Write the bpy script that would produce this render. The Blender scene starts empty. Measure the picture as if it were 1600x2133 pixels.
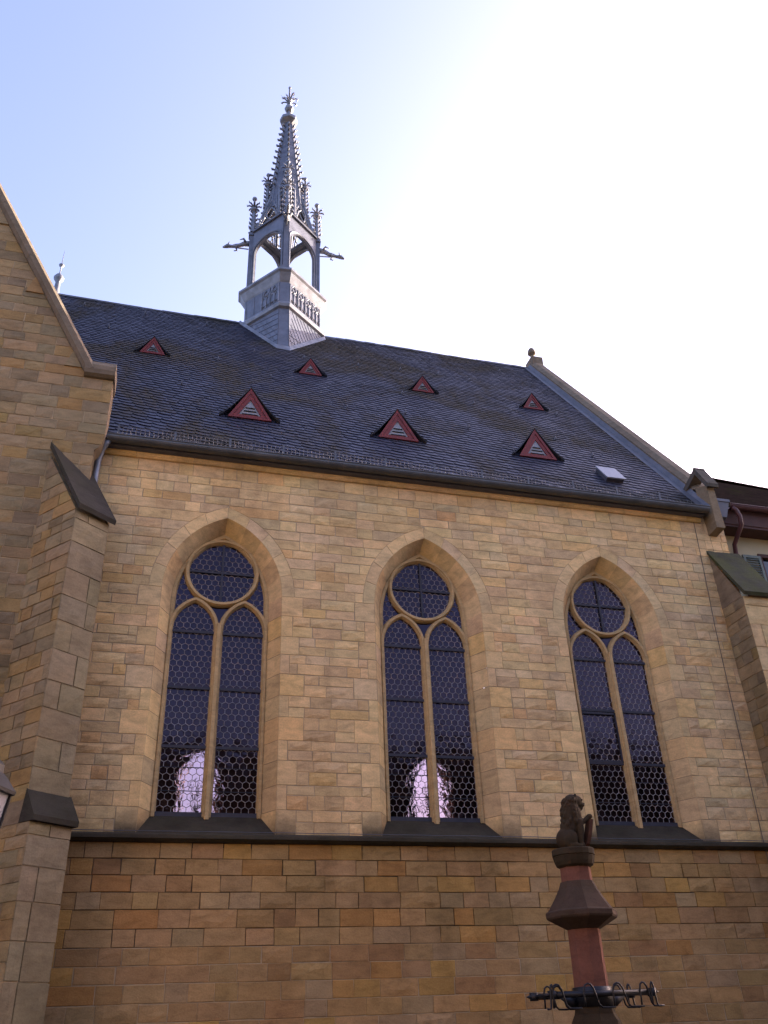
import bpy, bmesh, math, random
from math import sin, cos, pi, radians, sqrt, hypot, atan2, degrees
from mathutils import Vector, Matrix
random.seed(7)
S = bpy.context.scene
COL = S.collection

# ------------------------------------------------------------------ camera
cd = bpy.data.cameras.new('camera'); cam = bpy.data.objects.new('camera', cd); COL.objects.link(cam)
YAW, PIT, ROL, FPX = radians(16.3658), radians(30.8728), radians(-2.33763), 1815.87
F = Vector((sin(YAW)*cos(PIT), cos(YAW)*cos(PIT), sin(PIT)))
r0 = Vector((cos(YAW), -sin(YAW), 0)); u0 = r0.cross(F)
Rt = r0*cos(ROL) + u0*sin(ROL); Up = -r0*sin(ROL) + u0*cos(ROL)
M = Matrix((Rt, Up, -F)).transposed().to_4x4(); M.translation = Vector((0, -14, 1.65))
cam.matrix_world = M
cd.sensor_fit = 'VERTICAL'; cd.sensor_height = 36; cd.lens = FPX*36/2133
cd.clip_start = .05; cd.clip_end = 3000
S.camera = cam

# ------------------------------------------------------------------ light
SUN_A, SUN_E = radians(20.5), radians(17.5)      # azimuth from +x towards +y (behind the church), elevation
sd = Vector((cos(SUN_E)*cos(SUN_A), cos(SUN_E)*sin(SUN_A), sin(SUN_E)))
W = bpy.data.worlds.new('World'); S.world = W; W.use_nodes = True
wn = W.node_tree; bg = wn.nodes['Background']
sky = wn.nodes.new('ShaderNodeTexSky'); sky.sky_type = 'NISHITA'; sky.sun_disc = False
sky.sun_elevation = SUN_E; sky.sun_rotation = pi/2 - SUN_A
sky.air_density = 1.0; sky.dust_density = 5.0; sky.ozone_density = 2.2; sky.altitude = 100
tint = wn.nodes.new('ShaderNodeMixRGB'); tint.blend_type = 'MULTIPLY'; tint.inputs[0].default_value = 1; tint.inputs[2].default_value = (1.17, .97, 1.05, 1)
wn.links.new(sky.outputs[0], tint.inputs[1]); wn.links.new(tint.outputs[0], bg.inputs[0]); bg.inputs[1].default_value = .132
sl = bpy.data.lights.new('sun', 'SUN'); sl.energy = 4.8; sl.angle = radians(.5); sl.color = (1, .9, .74)
so = bpy.data.objects.new('sun', sl); COL.objects.link(so)
so.rotation_euler = sd.to_track_quat('Z', 'Y').to_euler(); so.location = (60, 30, 40)
S.view_settings.view_transform = 'Standard'; S.view_settings.look = 'None'
S.view_settings.exposure = 2.3; S.view_settings.gamma = 1
S.render.engine = 'CYCLES'
S.cycles.max_bounces = 8; S.cycles.transmission_bounces = 6; S.cycles.transparent_max_bounces = 8

# ------------------------------------------------------------------ materials
class NT:
    def __init__(s, name):
        s.m = bpy.data.materials.new(name); s.m.use_nodes = True
        s.t = s.m.node_tree; s.b = s.t.nodes['Principled BSDF']; s.out = s.t.nodes['Material Output']
    def n(s, kind, **kw):
        x = s.t.nodes.new('ShaderNode' + kind)
        for k, v in kw.items():
            if k.startswith('_'): setattr(x, k[1:], v)
            else: s.put(x, k, v)
        return x
    def put(s, node, key, v):
        key = int(key[1:]) if key[0] == 'i' and key[1:].isdigit() else key.replace('_', ' ')
        i = node.inputs[key]
        if isinstance(v, bpy.types.NodeSocket): s.t.links.new(v, i)
        elif isinstance(v, bpy.types.Node): s.t.links.new(v.outputs[0], i)
        else: i.default_value = v if not isinstance(v, tuple) or len(v) != 3 or i.type != 'RGBA' else (*v, 1)
    def coord(s, scale=(1, 1, 1), rot=(0, 0, 0)):
        tc = s.n('TexCoord'); mp = s.n('Mapping', Vector=tc.outputs['Object'], Scale=scale, Rotation=rot); return mp
    def noise(s, scale, detail=5, rough=.6, vec=None, dist=0):
        return s.n('TexNoise', Vector=vec or s.coord(), Scale=scale, Detail=detail, Roughness=rough, Distortion=dist)
    def ramp(s, fac, *stops):
        r = s.n('ValToRGB', Fac=fac); e = r.color_ramp.elements
        while len(e) < len(stops): e.new(.5)
        for el, (p, c) in zip(e, stops):
            el.position = p; el.color = (*c, 1) if isinstance(c, tuple) else (c, c, c, 1)
        return r
    def mix(s, fac, a, b, mode='MIX'):
        return s.n('MixRGB', _blend_type=mode, i0=fac, i1=a, i2=b)
    def fin(s, col, rough=.85, bump=None, bstr=.4, bdist=.01, spec=.3, metal=0):
        s.put(s.b, 'Base_Color', col); s.put(s.b, 'Roughness', rough); s.put(s.b, 'Specular_IOR_Level', spec); s.put(s.b, 'Metallic', metal)
        if bump is not None:
            s.put(s.b, 'Normal', s.n('Bump', Strength=bstr, Distance=bdist, Height=bump))
        return s.m

def stone_mat(name, base=None, rocky=.5, stain=.5, moss=0., zstain=0., mcol=(.035, .034, .016)):
    t = NT(name)
    c = t.n('Attribute', _attribute_name='tone').outputs['Color'] if base is None else None
    if c is None:
        rgb = t.n('RGB'); rgb.outputs[0].default_value = (*base, 1); c = rgb.outputs[0]
    grain = t.noise(3.2, 8, .68, t.coord((1, 1, 2.6)), .6)
    c = t.mix(.55, c, t.ramp(grain, (.28, .45), (.5, 1.), (.75, 1.45)), 'MULTIPLY')
    fine = t.noise(42, 4, .7)
    c = t.mix(.4, c, t.ramp(fine, (.25, .55), (.55, 1.05), (.8, 1.3)), 'MULTIPLY')
    big = t.noise(.55, 5, .6, t.coord((1, 1, .6)))
    c = t.mix(stain, c, t.ramp(big, (.3, (.55, .52, .5)), (.52, (1, 1, 1)), (.75, (1.12, 1.05, .95))), 'MULTIPLY')
    so2 = t.noise(1.9, 8, .72, t.coord((1, 1, 1.7)), .5)
    c = t.mix(stain, c, t.ramp(so2, (.56, (1, 1, 1)), (.72, (.52, .48, .46))), 'MULTIPLY')
    stk = t.noise(1.3, 4, .6, t.coord((1, 1, .12)))
    c = t.mix(stain*.7, c, t.ramp(stk, (.36, (.62, .6, .58)), (.5, (1, 1, 1))), 'MULTIPLY')
    if moss:
        mo = t.noise(1.6, 7, .7); c = t.mix(t.ramp(mo, (.5-.2*moss, 0.), (.68, moss)), c, mcol)
    if zstain:
        sx = t.n('SeparateXYZ', Vector=t.coord()); zn = t.n('Math', _operation='ADD', i0=sx.outputs['Z'], i1=t.n('Math', _operation='MULTIPLY', i0=t.noise(2.2, 6, .65), i1=-.55))
        c = t.mix(t.ramp(t.n('MapRange', i0=zn, i1=zstain-.20, i2=zstain+.17), (0., .88), (1., 0.)), c, (.06, .048, .032))
    h = t.mix(.5, t.noise(9, 7, .65, t.coord((1, 1, 1.8))), fine)
    return t.fin(c, .92, h, .75, .012*rocky + .002, .15)

def flat_mat(name, col, rough=.6, metal=0, var=.35, scale=6, spec=.4, bd=.003):
    t = NT(name); n = t.noise(scale, 6, .65)
    rgb = t.n('RGB'); rgb.outputs[0].default_value = (*col, 1)
    c = t.mix(1, rgb, t.ramp(n, (.25, 1-var), (.5, 1.), (.78, 1+var)), 'MULTIPLY')
    return t.fin(c, rough, n, .3, bd, spec, metal)

M_STONE = stone_mat('sandstone_blocks', rocky=.9, stain=.55)
M_ASHLAR = stone_mat('sandstone_ashlar', rocky=.25, stain=.4)
M_SURR = stone_mat('sandstone_window_dressing', rocky=.25, stain=.45, zstain=4.23)
M_MORTAR = flat_mat('mortar', (.38, .29, .18), .95)
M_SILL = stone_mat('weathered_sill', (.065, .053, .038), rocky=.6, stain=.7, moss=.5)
M_COPING = stone_mat('coping_stone', (.19, .15, .11), rocky=.4, stain=.6, moss=.25)
M_KCAP = stone_mat('grey_cap_stone', (.12, .10, .085), rocky=.5, stain=.8, moss=.4)
M_TRACERY = stone_mat('tracery_stone', (.50, .345, .17), rocky=.15, stain=.3)
M_WEATHER = stone_mat('slate_weathering', (.048, .041, .035), rocky=.8, stain=.9, moss=.6)
M_MOSSY = stone_mat('mossy_weathering', (.05, .046, .042), rocky=1.4, stain=.9, moss=.9, mcol=(.07, .075, .022))
M_ZINC = flat_mat('lead_sheet', (.19, .196, .225), .45, .4, .45, 3.5, .5)
M_LEADB = flat_mat('shaded_blue_lead', (.135, .142, .175), .5, .35, .4, 3)  # bluish lead, darkened to put the shade of recessed faces into the colour
M_ZINCL = flat_mat('grey_flashing', (.11, .115, .14), .55, .2, .3, 3)
M_ZINCD = flat_mat('dark_lead', (.09, .09, .11), .5, .3, .3, 4)
M_GUTTER = flat_mat('gutter_zinc', (.10, .10, .105), .45, .5, .3, 3)
M_WIRE = flat_mat('galvanised_wire', (.10, .10, .11), .5, .4, .2)
M_IRON = flat_mat('wrought_iron', (.028, .028, .032), .45, .6, .3, 15)
M_CAME = flat_mat('lead_came', (.44, .40, .40), .5, .2, .5, 30)
M_BAR = flat_mat('saddle_bar', (.03, .028, .04), .6)
M_RED = flat_mat('red_paint', (.14, .018, .018), .6, 0, .25, 8)
M_LOUV = flat_mat('grey_louvre', (.25, .255, .29), .6)
M_DARK = flat_mat('dark_gap', (.01, .01, .012), .8)
M_REDSTONE = stone_mat('red_sandstone', (.17, .072, .05), rocky=.2, stain=.45)
M_BROWNSTONE = stone_mat('brown_fountain_stone', (.05, .033, .02), rocky=.25, stain=.6, moss=.45)
M_CAPSTONE = stone_mat('fountain_cap_stone', (.075, .047, .033), rocky=.3, stain=.9, moss=.35)
M_SHIELD = stone_mat('shield_stone', (.075, .036, .024), rocky=.2, stain=.5)
M_PLASTER = flat_mat('cream_plaster', (.42, .36, .23), .9, 0, .06, 2)
M_MAROON = flat_mat('maroon_paint', (.07, .025, .028), .45, 0, .2, 5)
M_EAVE = flat_mat('brown_red_board', (.055, .02, .015), .7, 0, .3, 4)
M_SHUT = flat_mat('grey_green_shutter', (.12, .15, .13), .6)
M_INNER = flat_mat('inner_plaster', (.22, .15, .10), .9, 0, .2, 1)

def slate_mat():
    t = NT('roof_slate'); a = t.n('Attribute', _attribute_name='tone')
    n = t.noise(.42, 7, .65, t.coord((1, .8, .8)), .8); f = t.noise(14, 5, .7)
    mossf = t.mix(1, t.ramp(n, (.46, 0.), (.6, .8)), t.ramp(f, (.35, .35), (.6, 1.)), 'MULTIPLY')
    c = t.mix(mossf, a.outputs['Color'], (.045, .036, .013))
    c = t.mix(.35, c, t.ramp(f, (.3, .6), (.7, 1.4)), 'MULTIPLY')
    return t.fin(c, t.ramp(mossf, (0, .5), (.7, .95)), f, .35, .004, .35)
M_SLATE = slate_mat()

def tile_mat():
    t = NT('roof_tiles'); br = t.n('TexBrick', Vector=t.coord((1, 1, 1)), Color1=(.03, .02, .016), Color2=(.017, .012, .010), Mortar=(.02, .015, .012), Scale=4)
    n = t.noise(1.2, 6, .7)
    return t.fin(t.mix(t.ramp(n, (.5, 0.), (.7, .6)), br, (.03, .03, .012)), .9, br.outputs['Fac'], -.6, .02, .0)
M_TILE = tile_mat()

def glass_mat():
    t = NT('leaded_glass'); t.t.nodes.remove(t.b)
    n = t.noise(7, 3, .5, None, 1.2); b = t.n('Bump', Strength=.55, Distance=.02, Height=n)
    n2 = t.noise(7, 3, .5, None, 1.2); b2 = t.n('Bump', Strength=.10, Distance=.02, Height=n2)
    rf = t.n('BsdfRefraction', Color=(.36, .27, .34), Roughness=.0, IOR=1.16, Normal=b)
    gl = t.n('BsdfGlossy', Color=(.48, .40, .58), Roughness=.06, Normal=b2)
    fr = t.n('Fresnel', IOR=1.62)
    mx = t.n('MixShader', i0=fr, i1=rf, i2=gl)
    t.put(t.out, 'Surface', mx); return t.m
M_GLASS = glass_mat()

def pave_mat():
    t = NT('cobbles'); v = t.n('TexVoronoi', Vector=t.coord(), Scale=8)
    c = t.mix(1, t.ramp(v.outputs['Color'], (0, .07), (1, .12)), t.ramp(v.outputs['Distance'], (0, 1.), (.6, .35)), 'MULTIPLY')
    return t.fin(t.mix(1, c, (.9, .8, .7), 'MULTIPLY'), .85, v.outputs['Distance'], -.5, .02)
M_PAVE = pave_mat()

# ------------------------------------------------------------------ mesh builder
class MB:
    def __init__(s): s.v = []; s.f = []; s.t = []; s.mi = []
    def add(s, vs, fs, tone=(.5, .5, .5), mi=0):
        o = len(s.v); s.v += [tuple(v) for v in vs]
        for f in fs: s.f.append([o+i for i in f]); s.t.append(tone); s.mi.append(mi)
    def box(s, x0, x1, y0, y1, z0, z1, **k):
        s.add([(x, y, z) for z in (z0, z1) for y in (y0, y1) for x in (x0, x1)],
              [(0, 2, 3, 1), (4, 5, 7, 6), (0, 1, 5, 4), (2, 6, 7, 3), (0, 4, 6, 2), (1, 3, 7, 5)], **k)
    def hexa(s, bot, top, **k):            # two rings of equal length
        n = len(bot); fs = [list(range(n))[::-1], list(range(n, 2*n))]
        fs += [(i, (i+1) % n, n+(i+1) % n, n+i) for i in range(n)]
        s.add(list(bot)+list(top), fs, **k)
    def loft(s, rings, cap=True, closed=True, **k):
        n = len(rings[0]); vs = [p for r in rings for p in r]; fs = []
        for a in range(len(rings)-1):
            for i in range(n if closed else n-1):
                j = (i+1) % n; fs.append((a*n+i, a*n+j, (a+1)*n+j, (a+1)*n+i))
        if cap and closed: fs += [list(range(n))[::-1], list(range((len(rings)-1)*n, len(rings)*n))]
        s.add(vs, fs, **k)
    def lathe(s, prof, n=16, c=(0, 0), ph=0, **k):
        s.loft([[(c[0]+r*cos(2*pi*i/n+ph), c[1]+r*sin(2*pi*i/n+ph), z) for i in range(n)] for r, z in prof], **k)
    def tube(s, pts, r, n=6, **k):
        pts = [Vector(p) for p in pts]; rings = []; rr = r if isinstance(r, (list, tuple)) else [r]*len(pts)
        a = None
        for i, p in enumerate(pts):
            d = (pts[min(i+1, len(pts)-1)] - pts[max(i-1, 0)]).normalized()
            if a is None:
                a = d.cross(Vector((0, 0, 1)) if abs(d.z) < .9 else Vector((1, 0, 0))).normalized()
            else:
                a = (a - d*a.dot(d)).normalized()
            b = d.cross(a); rings.append([p + (a*cos(2*pi*j/n)+b*sin(2*pi*j/n))*rr[i] for j in range(n)])
        s.loft(rings, **k)
    def ball(s, c, r, n=10, m=7, **k):
        r = r if isinstance(r, tuple) else (r, r, r)
        s.loft([[(c[0]+r[0]*sin(pi*(a+.02)/(m+.04))*cos(2*pi*i/n), c[1]+r[1]*sin(pi*(a+.02)/(m+.04))*sin(2*pi*i/n), c[2]-r[2]*cos(pi*(a+.02)/(m+.04))) for i in range(n)] for a in range(m+1)], **k)
    def build(s, name, mats, parent=None, smooth=False, loc=None):
        me = bpy.data.meshes.new(name); me.from_pydata(s.v, [], s.f)
        for m in (mats if isinstance(mats, (list, tuple)) else [mats]): me.materials.append(m)
        me.polygons.foreach_set('material_index', s.mi)
        at = me.attributes.new('tone', 'FLOAT_COLOR', 'FACE')
        at.data.foreach_set('color', [x for t in s.t for x in (*t, 1)])
        if smooth: me.polygons.foreach_set('use_smooth', [True]*len(s.f))
        me.update()
        o = bpy.data.objects.new(name, me); COL.objects.link(o)
        if parent: o.parent = parent
        if loc: o.location = loc
        return o

def thing(name, label, cat, loc=(0, 0, 0), rz=0, group=None):
    o = bpy.data.objects.new(name, None); COL.objects.link(o); o.location = loc; o.rotation_euler = (0, 0, rz)
    o['label'] = label; o['category'] = cat
    if group: o['group'] = group
    return o
def part(name, parent, loc=(0, 0, 0), rz=0):
    o = bpy.data.objects.new(name, None); COL.objects.link(o); o.parent = parent; o.location = loc; o.rotation_euler = (0, 0, rz); return o
def copy_tree(o, parent, loc=None):
    c = o.copy(); COL.objects.link(c); c.parent = parent
    if loc is not None: c.location = loc
    for ch in o.children: copy_tree(ch, c)
    return c

# ------------------------------------------------------------------ masonry
PAL = [((.50, .36, .235), 9), ((.46, .345, .25), 7), ((.42, .335, .27), 5), ((.53, .385, .24), 4), ((.52, .33, .16), 2.2), ((.36, .265, .19), 2.5), ((.45, .25, .13), .8)]
PAL_LOW = [((.42, .27, .165), 9), ((.40, .26, .18), 7), ((.37, .27, .21), 4), ((.47, .28, .12), 3.5), ((.34, .20, .125), 3), ((.42, .22, .10), 1.5)]
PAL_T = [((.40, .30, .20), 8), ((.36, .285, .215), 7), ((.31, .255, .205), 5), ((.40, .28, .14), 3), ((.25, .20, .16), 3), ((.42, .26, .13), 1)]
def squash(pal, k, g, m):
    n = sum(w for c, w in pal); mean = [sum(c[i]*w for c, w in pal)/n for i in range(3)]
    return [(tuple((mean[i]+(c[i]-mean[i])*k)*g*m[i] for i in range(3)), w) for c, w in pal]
PAL = squash(PAL, .48, 1.32, (1.06, 1.0, .735)); PAL_LOW = squash(PAL_LOW, .75, .90, (1.02, .97, .645)); PAL_T = squash(PAL_T, .7, .70, (1.06, 1.0, .78))  # PAL_LOW: redder stone, also darkened, so foot-of-wall shade sits in the colour
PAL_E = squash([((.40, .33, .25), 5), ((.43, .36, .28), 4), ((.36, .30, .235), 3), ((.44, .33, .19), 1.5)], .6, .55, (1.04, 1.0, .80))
def tone(pal, rnd=random):
    t = rnd.choices([p[0] for p in pal], [p[1] for p in pal])[0]; k = rnd.uniform(.88, 1.1)
    return tuple(min(.8, c*k*rnd.uniform(.97, 1.03)) for c in t)

class Frame:
    def __init__(s, O, U, N): s.O, s.U, s.N = Vector(O), Vector(U), Vector(N)
    def __call__(s, u, v, n): return s.O + s.U*u + Vector((0, 0, v)) + s.N*n

ROUGH = [.0]
def block(mb, fr, poly, tn, gap=.004, out=None, ch=.005, depth=.022, mi=0):
    rough = len(poly) == 4 and out is None and random.random() < ROUGH[0]
    if len(poly) == 4 and out is None: poly = [(p[0]+random.gauss(0, .0028), p[1]+random.gauss(0, .0028)) for p in poly]
    gap = gap*random.choice((.7, .9, 1., 1.2, 1.9))
    us = [p[0] for p in poly]; vs = [p[1] for p in poly]
    w, h = max(us)-min(us), max(vs)-min(vs)
    if w < .03 or h < .03: return
    cu, cv = (max(us)+min(us))/2, (max(vs)+min(vs))/2
    out = random.uniform(0, .007) if out is None else out
    def ring(g, n):
        su, sv = (w-2*g)/w, (h-2*g)/h
        return [fr(cu+(p[0]-cu)*su, cv+(p[1]-cv)*sv, n) for p in poly]
    n = len(poly); R = ring(gap, -depth) + ring(gap, out-ch*.8) + ring(gap+ch, out)
    fs = [(a*n+i, a*n+(i+1) % n, (a+1)*n+(i+1) % n, (a+1)*n+i) for a in (0, 1) for i in range(n)]
    if not rough: fs.append(list(range(2*n, 3*n)))
    mb.add(R, fs, tone=tn, mi=mi)
    if rough:
        nu = max(2, int(w/.11)); nv = 3; u0_, u1_, v0_, v1_ = cu-w/2+gap+ch, cu+w/2-gap-ch, cv-h/2+gap+ch, cv+h/2-gap-ch
        P = []
        for b in range(nv+1):
            for a in range(nu+1):
                ed = a in (0, nu) or b in (0, nv)
                ja, jb = (0, 0) if ed else (random.uniform(-.02, .02), random.uniform(-.015, .015))
                P.append(fr(u0_+(u1_-u0_)*a/nu+ja, v0_+(v1_-v0_)*b/nv+jb, out-.002 if ed else out+random.uniform(.001, .017)))
        st = nu+1; flip = (poly[1][0]-poly[0][0])*(poly[2][1]-poly[1][1])-(poly[1][1]-poly[0][1])*(poly[2][0]-poly[1][0]) < 0
        q = [(b*st+a, b*st+a+1, (b+1)*st+a+1, (b+1)*st+a) for b in range(nv) for a in range(nu)]
        mb.add(P, q, tone=tn, mi=mi)

def masonry(mb, fr, courses, spans, wrange, palf, gap=.0042, mi=0, out=None):
    for ci, (z0, z1) in enumerate(courses):
        for L, Rr in spans(z0, z1, ci):
            K = 4; zs = [z0+(z1-z0)*i/K for i in range(K+1)]
            lm, rm = max(L(z) for z in zs), min(Rr(z) for z in zs)
            xs = []; x = lm + random.uniform(*wrange)*random.choice((.5, .8, 1))
            while x < rm - wrange[0]*.5: xs.append(x); x += random.uniform(*wrange)
            edges = [L]+[(lambda z, q=q: q) for q in xs]+[Rr]
            for a, b in zip(edges[:-1], edges[1:]):
                la = [a(z) for z in zs]; rb = [b(z) for z in zs]
                sa = max(la)-min(la) < 1e-6; sb = max(rb)-min(rb) < 1e-6
                zr = [z0, z1] if sb else zs; zl = [z0, z1] if sa else zs
                poly = [(b(z), z) for z in zr] + [(a(z), z) for z in reversed(zl)]
                poly = [p for i, p in enumerate(poly) if hypot(p[0]-poly[i-1][0], p[1]-poly[i-1][1]) > .004]
                if len(poly) > 2: block(mb, fr, poly, tone(palf(z0)), gap, mi=mi, out=out)

def mkcourses(z0, z1, lo, hi):
    r = []; z = z0
    while z < z1-1e-4:
        h = random.uniform(lo, hi)
        if z1-(z+h) < lo: h = (z1-z) if z1-z <= hi*1.2 else (z1-z)/2
        r.append((z, z+h)); z += h
    return r

# ------------------------------------------------------------------ ground
g = MB(); g.add([(-400, -400, 0), (400, -400, 0), (400, 400, 0), (-400, 400, 0)], [(0, 1, 2, 3)])
go = g.build('ground', M_PAVE); go['kind'] = 'structure'

# ------------------------------------------------------------------ nave
WX = [1.115, 4.9, 8.685]
ZC = 4.33                    # underside of the window zone (string course top)
SPR, HA, RA = 8.38, 1.04, 1.49
HB, SPB, RB = .84, 8.36, 1.33
def arch_half(z, a, spr, rise):
    if z <= spr: return a
    if z >= spr+rise: return 0.
    R = (rise*rise+a*a)/(2*a); return max(0., sqrt(max(0, R*R-(z-spr)**2)) - (R-a))
def arch_pts(a, spr, rise, n=12, off=0.):     # right side, spring -> apex
    R = (rise*rise+a*a)/(2*a); th = math.asin(min(1, rise/R)) if R > a else pi/2
    if R-a > 0: th = math.acos((R-a)/(R+off))
    return [((R+off)*cos(th*i/n)-(R-a), spr+(R+off)*sin(th*i/n)) for i in range(n+1)]

nave = thing('church_nave', 'long sandstone church nave with three pointed windows under a steep dark slate roof', 'church', (0, 0, 0))
XL, XR = -1.36, 11.85
low = mkcourses(0, 4.20, .225, .255)
up = mkcourses(ZC, 10.96, .155, .225)
jw = {}
def ext_half(z0, z1, ci):
    # outline of the dressed surround at this course
    if z1 <= SPR+.05:
        k = ci//2; jw.setdefault(k, random.choice((.16, .2)) if k % 2 else random.choice((.32, .38, .42)))
        w = jw[k]; return lambda z: HA+w
    EX = .22
    def f(z):
        R = (RA*RA+HA*HA)/(2*HA)+EX; d = R*R-(z-SPR)**2
        return max(0., sqrt(d)-(R-EX-HA)) if d > 0 else 0.
    return f
def nave_spans(z0, z1, ci):
    h = ext_half(z0, z1, ci); out = []; prev = lambda z: XL
    if h(z0) <= .02: return [(prev, lambda z: XR)]
    for wx in WX:
        out.append((prev, lambda z, wx=wx: wx-h(z))); prev = lambda z, wx=wx: wx+h(z)
    out.append((prev, lambda z: XR)); return out
fr = Frame((0, 0, 0), (1, 0, 0), (0, -1, 0))
mb = MB()
ROUGH[0] = .12
masonry(mb, fr, low, lambda a, b, c: [((lambda z: XL), (lambda z: XR))], (.3, .68), lambda z: PAL_LOW)
ROUGH[0] = .45
masonry(mb, fr, up, nave_spans, (.24, .6), lambda z: PAL)
ROUGH[0] = .3
# mortar backing with window openings, gable end wall, west end and rear wall of the nave
bk = MB()
bk.box(XL, XR, .005, .05, 0, low[-6][0], mi=1); bk.box(XL, XR, .02, .05, low[-6][0], ZC, mi=2)
for z0, z1 in [(ZC, SPR)]+[(SPR+i*.1, SPR+i*.1+.1) for i in range(15)]+[(SPR+1.5, 11.2)]:
    xs = [XL]
    for wx in WX:
        h0, h1 = arch_half(z0, HA, SPR, RA), arch_half(z1, HA, SPR, RA); xs += [(wx-h0, wx-h1), (wx+h0, wx+h1)]
    xs.append(XR); xs = [(x, x) if not isinstance(x, tuple) else x for x in xs]
    for a, b in zip(xs[0::2], xs[1::2]):
        bk.add([(a[0], .005, z0), (b[0], .005, z0), (b[1], .005, z1), (a[1], .005, z1)], [(0, 1, 2, 3)], mi=1)
mb.v, o = mb.v, len(mb.v)
mb.add(bk.v, bk.f); mb.mi[-len(bk.f):] = bk.mi
wall = mb.build('wall', [M_STONE, M_MORTAR, flat_mat('dark_mortar', (.10, .07, .045), .95, 0, .8, 2)], nave)

# window surrounds: dressed jambs, voussoirs and splays
def make_window(parent):
    win = part('window', parent, (WX[0], 0, 0))
    sb = MB(); f0 = Frame((0, 0, 0), (1, 0, 0), (0, -1, 0))
    segs = []                                         # (list of outline params) jamb stones
    k0 = 0; i = 0
    jc = [c for c in enumerate(up) if c[1][1] <= SPR+.05]
    groups = {}
    for ci, (a, b) in jc: groups.setdefault(ci//2, []).append((a, b))
    def splay(ptsA, ptsB, tn):
        yA, yB = -.0, .37
        for s in (-1, 1):
            vs = []; n = len(ptsA)
            for (ax, az), (bx, bz) in zip(ptsA, ptsB): vs += [(s*ax, yA, az), (s*bx, yB, bz)]
            fs = [(2*j, 2*j+1, 2*j+3, 2*j+2) if s > 0 else (2*j, 2*j+2, 2*j+3, 2*j+1) for j in range(n-1)]
            sb.add(vs, fs, tone=tn if s > 0 else tone(PAL[:4]))
    top = ZC
    for k, cs in sorted(groups.items()):
        z0, z1 = cs[0][0], cs[-1][1]; w = jw[k]
        tn = tone(PAL[:5]); top = z1
        for s in (-1, 1):
            p = [(s*HA, z0), (s*(HA+w), z0), (s*(HA+w), z1), (s*HA, z1)]
            block(sb, f0, p if s > 0 else p[::-1], tone(PAL[:5]), .004, .004, .003)
        def zb(z): return max(z, 4.33+.3)
        zz = [z0+.003, z1-.003]
        splay([(HA, z) for z in zz], [(HB, zb(z)) for z in zz], tn)
    if top < SPR:
        for s in (-1, 1):
            p = [(s*HA, top), (s*(HA+.22), top), (s*(HA+.22), SPR), (s*HA, SPR)]
            block(sb, f0, p if s > 0 else p[::-1], tone(PAL[:4]), .004, .004, .003)
        splay([(HA, top), (HA, SPR)], [(HB, top), (HB, SPB)], tone(PAL[:4]))
    NV, SUB = 5, 4; A = arch_pts(HA, SPR, RA, NV*SUB); B = arch_pts(HB, SPB, RB, NV*SUB); E = arch_pts(HA, SPR, RA, NV*SUB, .22)
    # end the extrados on the centre line
    E = [(max(0., x), z) for x, z in E]
    for v in range(NV):
        sl_ = slice(v*SUB, (v+1)*SUB+1)
        for s in (-1, 1):
            p = [(s*x, z) for x, z in E[sl_]] + [(s*x, z) for x, z in A[sl_][::-1]]
            block(sb, f0, p if s > 0 else p[::-1], tone(PAL[:4]), .004, .004, .003)
        splay(A[sl_], B[sl_], tone([PAL[0], PAL[3], PAL[4], PAL[1]]))
    sb.box(-HA-.3, HA+.3, .018, .03, 9.9, 10.2)
    sb.build('surround', M_SURR, win)
    # sloping sill
    si = MB(); n = 8
    si.add([(-HA-.0, .0, ZC+.0), (HA+.0, .0, ZC+.0), (HB, .40, 4.70), (-HB, .40, 4.70), (-HA, .0, ZC-.2), (HA, .0, ZC-.2), (HB, .4, ZC-.2), (-HB, .4, ZC-.2)],
           [(0, 1, 2, 3), (4, 5, 1, 0), (5, 6, 2, 1), (7, 4, 0, 3)])
    si.build('sill', M_SILL, win)
    # tracery
    tr = MB()
    def sweep(pts, wf, wb, y0, y1, closed=False, side=0):
        P = [Vector((x, z)) for x, z in pts]; n = len(P); rings = []
        for i in range(n):
            a = P[(i-1) % n] if closed or i else P[0]; b = P[(i+1) % n] if closed or i < n-1 else P[-1]
            d = (b-a).normalized(); nr = Vector((d.y, -d.x))
            k = 1.
            if 0 < i < n-1 or closed:
                d1 = (P[i]-a).normalized(); k = 1/max(.6, d1.dot(d))
            r = []
            for o, y in ((-wb, y1), (-wb, y0+.07), (-wf, y0), (wf, y0), (wb, y0+.07), (wb, y1)):
                q = P[i]+nr*(o*k); r.append((q.x, y, q.y))
            rings.append(r)
        if closed: rings.append(rings[0])
        tr.loft(rings, cap=not closed)
    GX = .02
    Bp = arch_pts(HB, SPB, RB, 16)
    outline = [(HB, 4.62)]+Bp; full = outline + [(-x, z) for x, z in outline[::-1][1:]]
    sweep([(x*.985, z-.02) for x, z in full], .028, .052, .33, .46)
    RC = (.0, 8.925); rr = .628
    sweep([(RC[0]+rr*cos(t*2*pi/40), RC[1]+rr*sin(t*2*pi/40)) for t in range(40)], .022, .047, .30, .46, True)
    lan = arch_pts(.395, 7.80, .56, 10); half = [(.395, 4.64)]+lan
    lz = half+[(-x, z) for x, z in half[::-1][1:]]
    for s in (-1, 1):
        sweep([(s*.43+x, z) for x, z in lz], .022, .048, .31, .46)
    tr.box(-.05, .05, .36, .46, 4.62, 7.9); tr.hexa([(-.03, .27, 4.60), (.03, .27, 4.60), (.06, .36, 4.60), (-.06, .36, 4.60)], [(-.03, .27, 7.9), (.03, .27, 7.9), (.06, .36, 7.9), (-.06, .36, 7.9)])
    # solid spandrel above the rose
    sp = [(x*.97, z) for x, z in Bp if z > 9.15]; spf = sp+[(-x, z) for x, z in sp[::-1][1:]]
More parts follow.
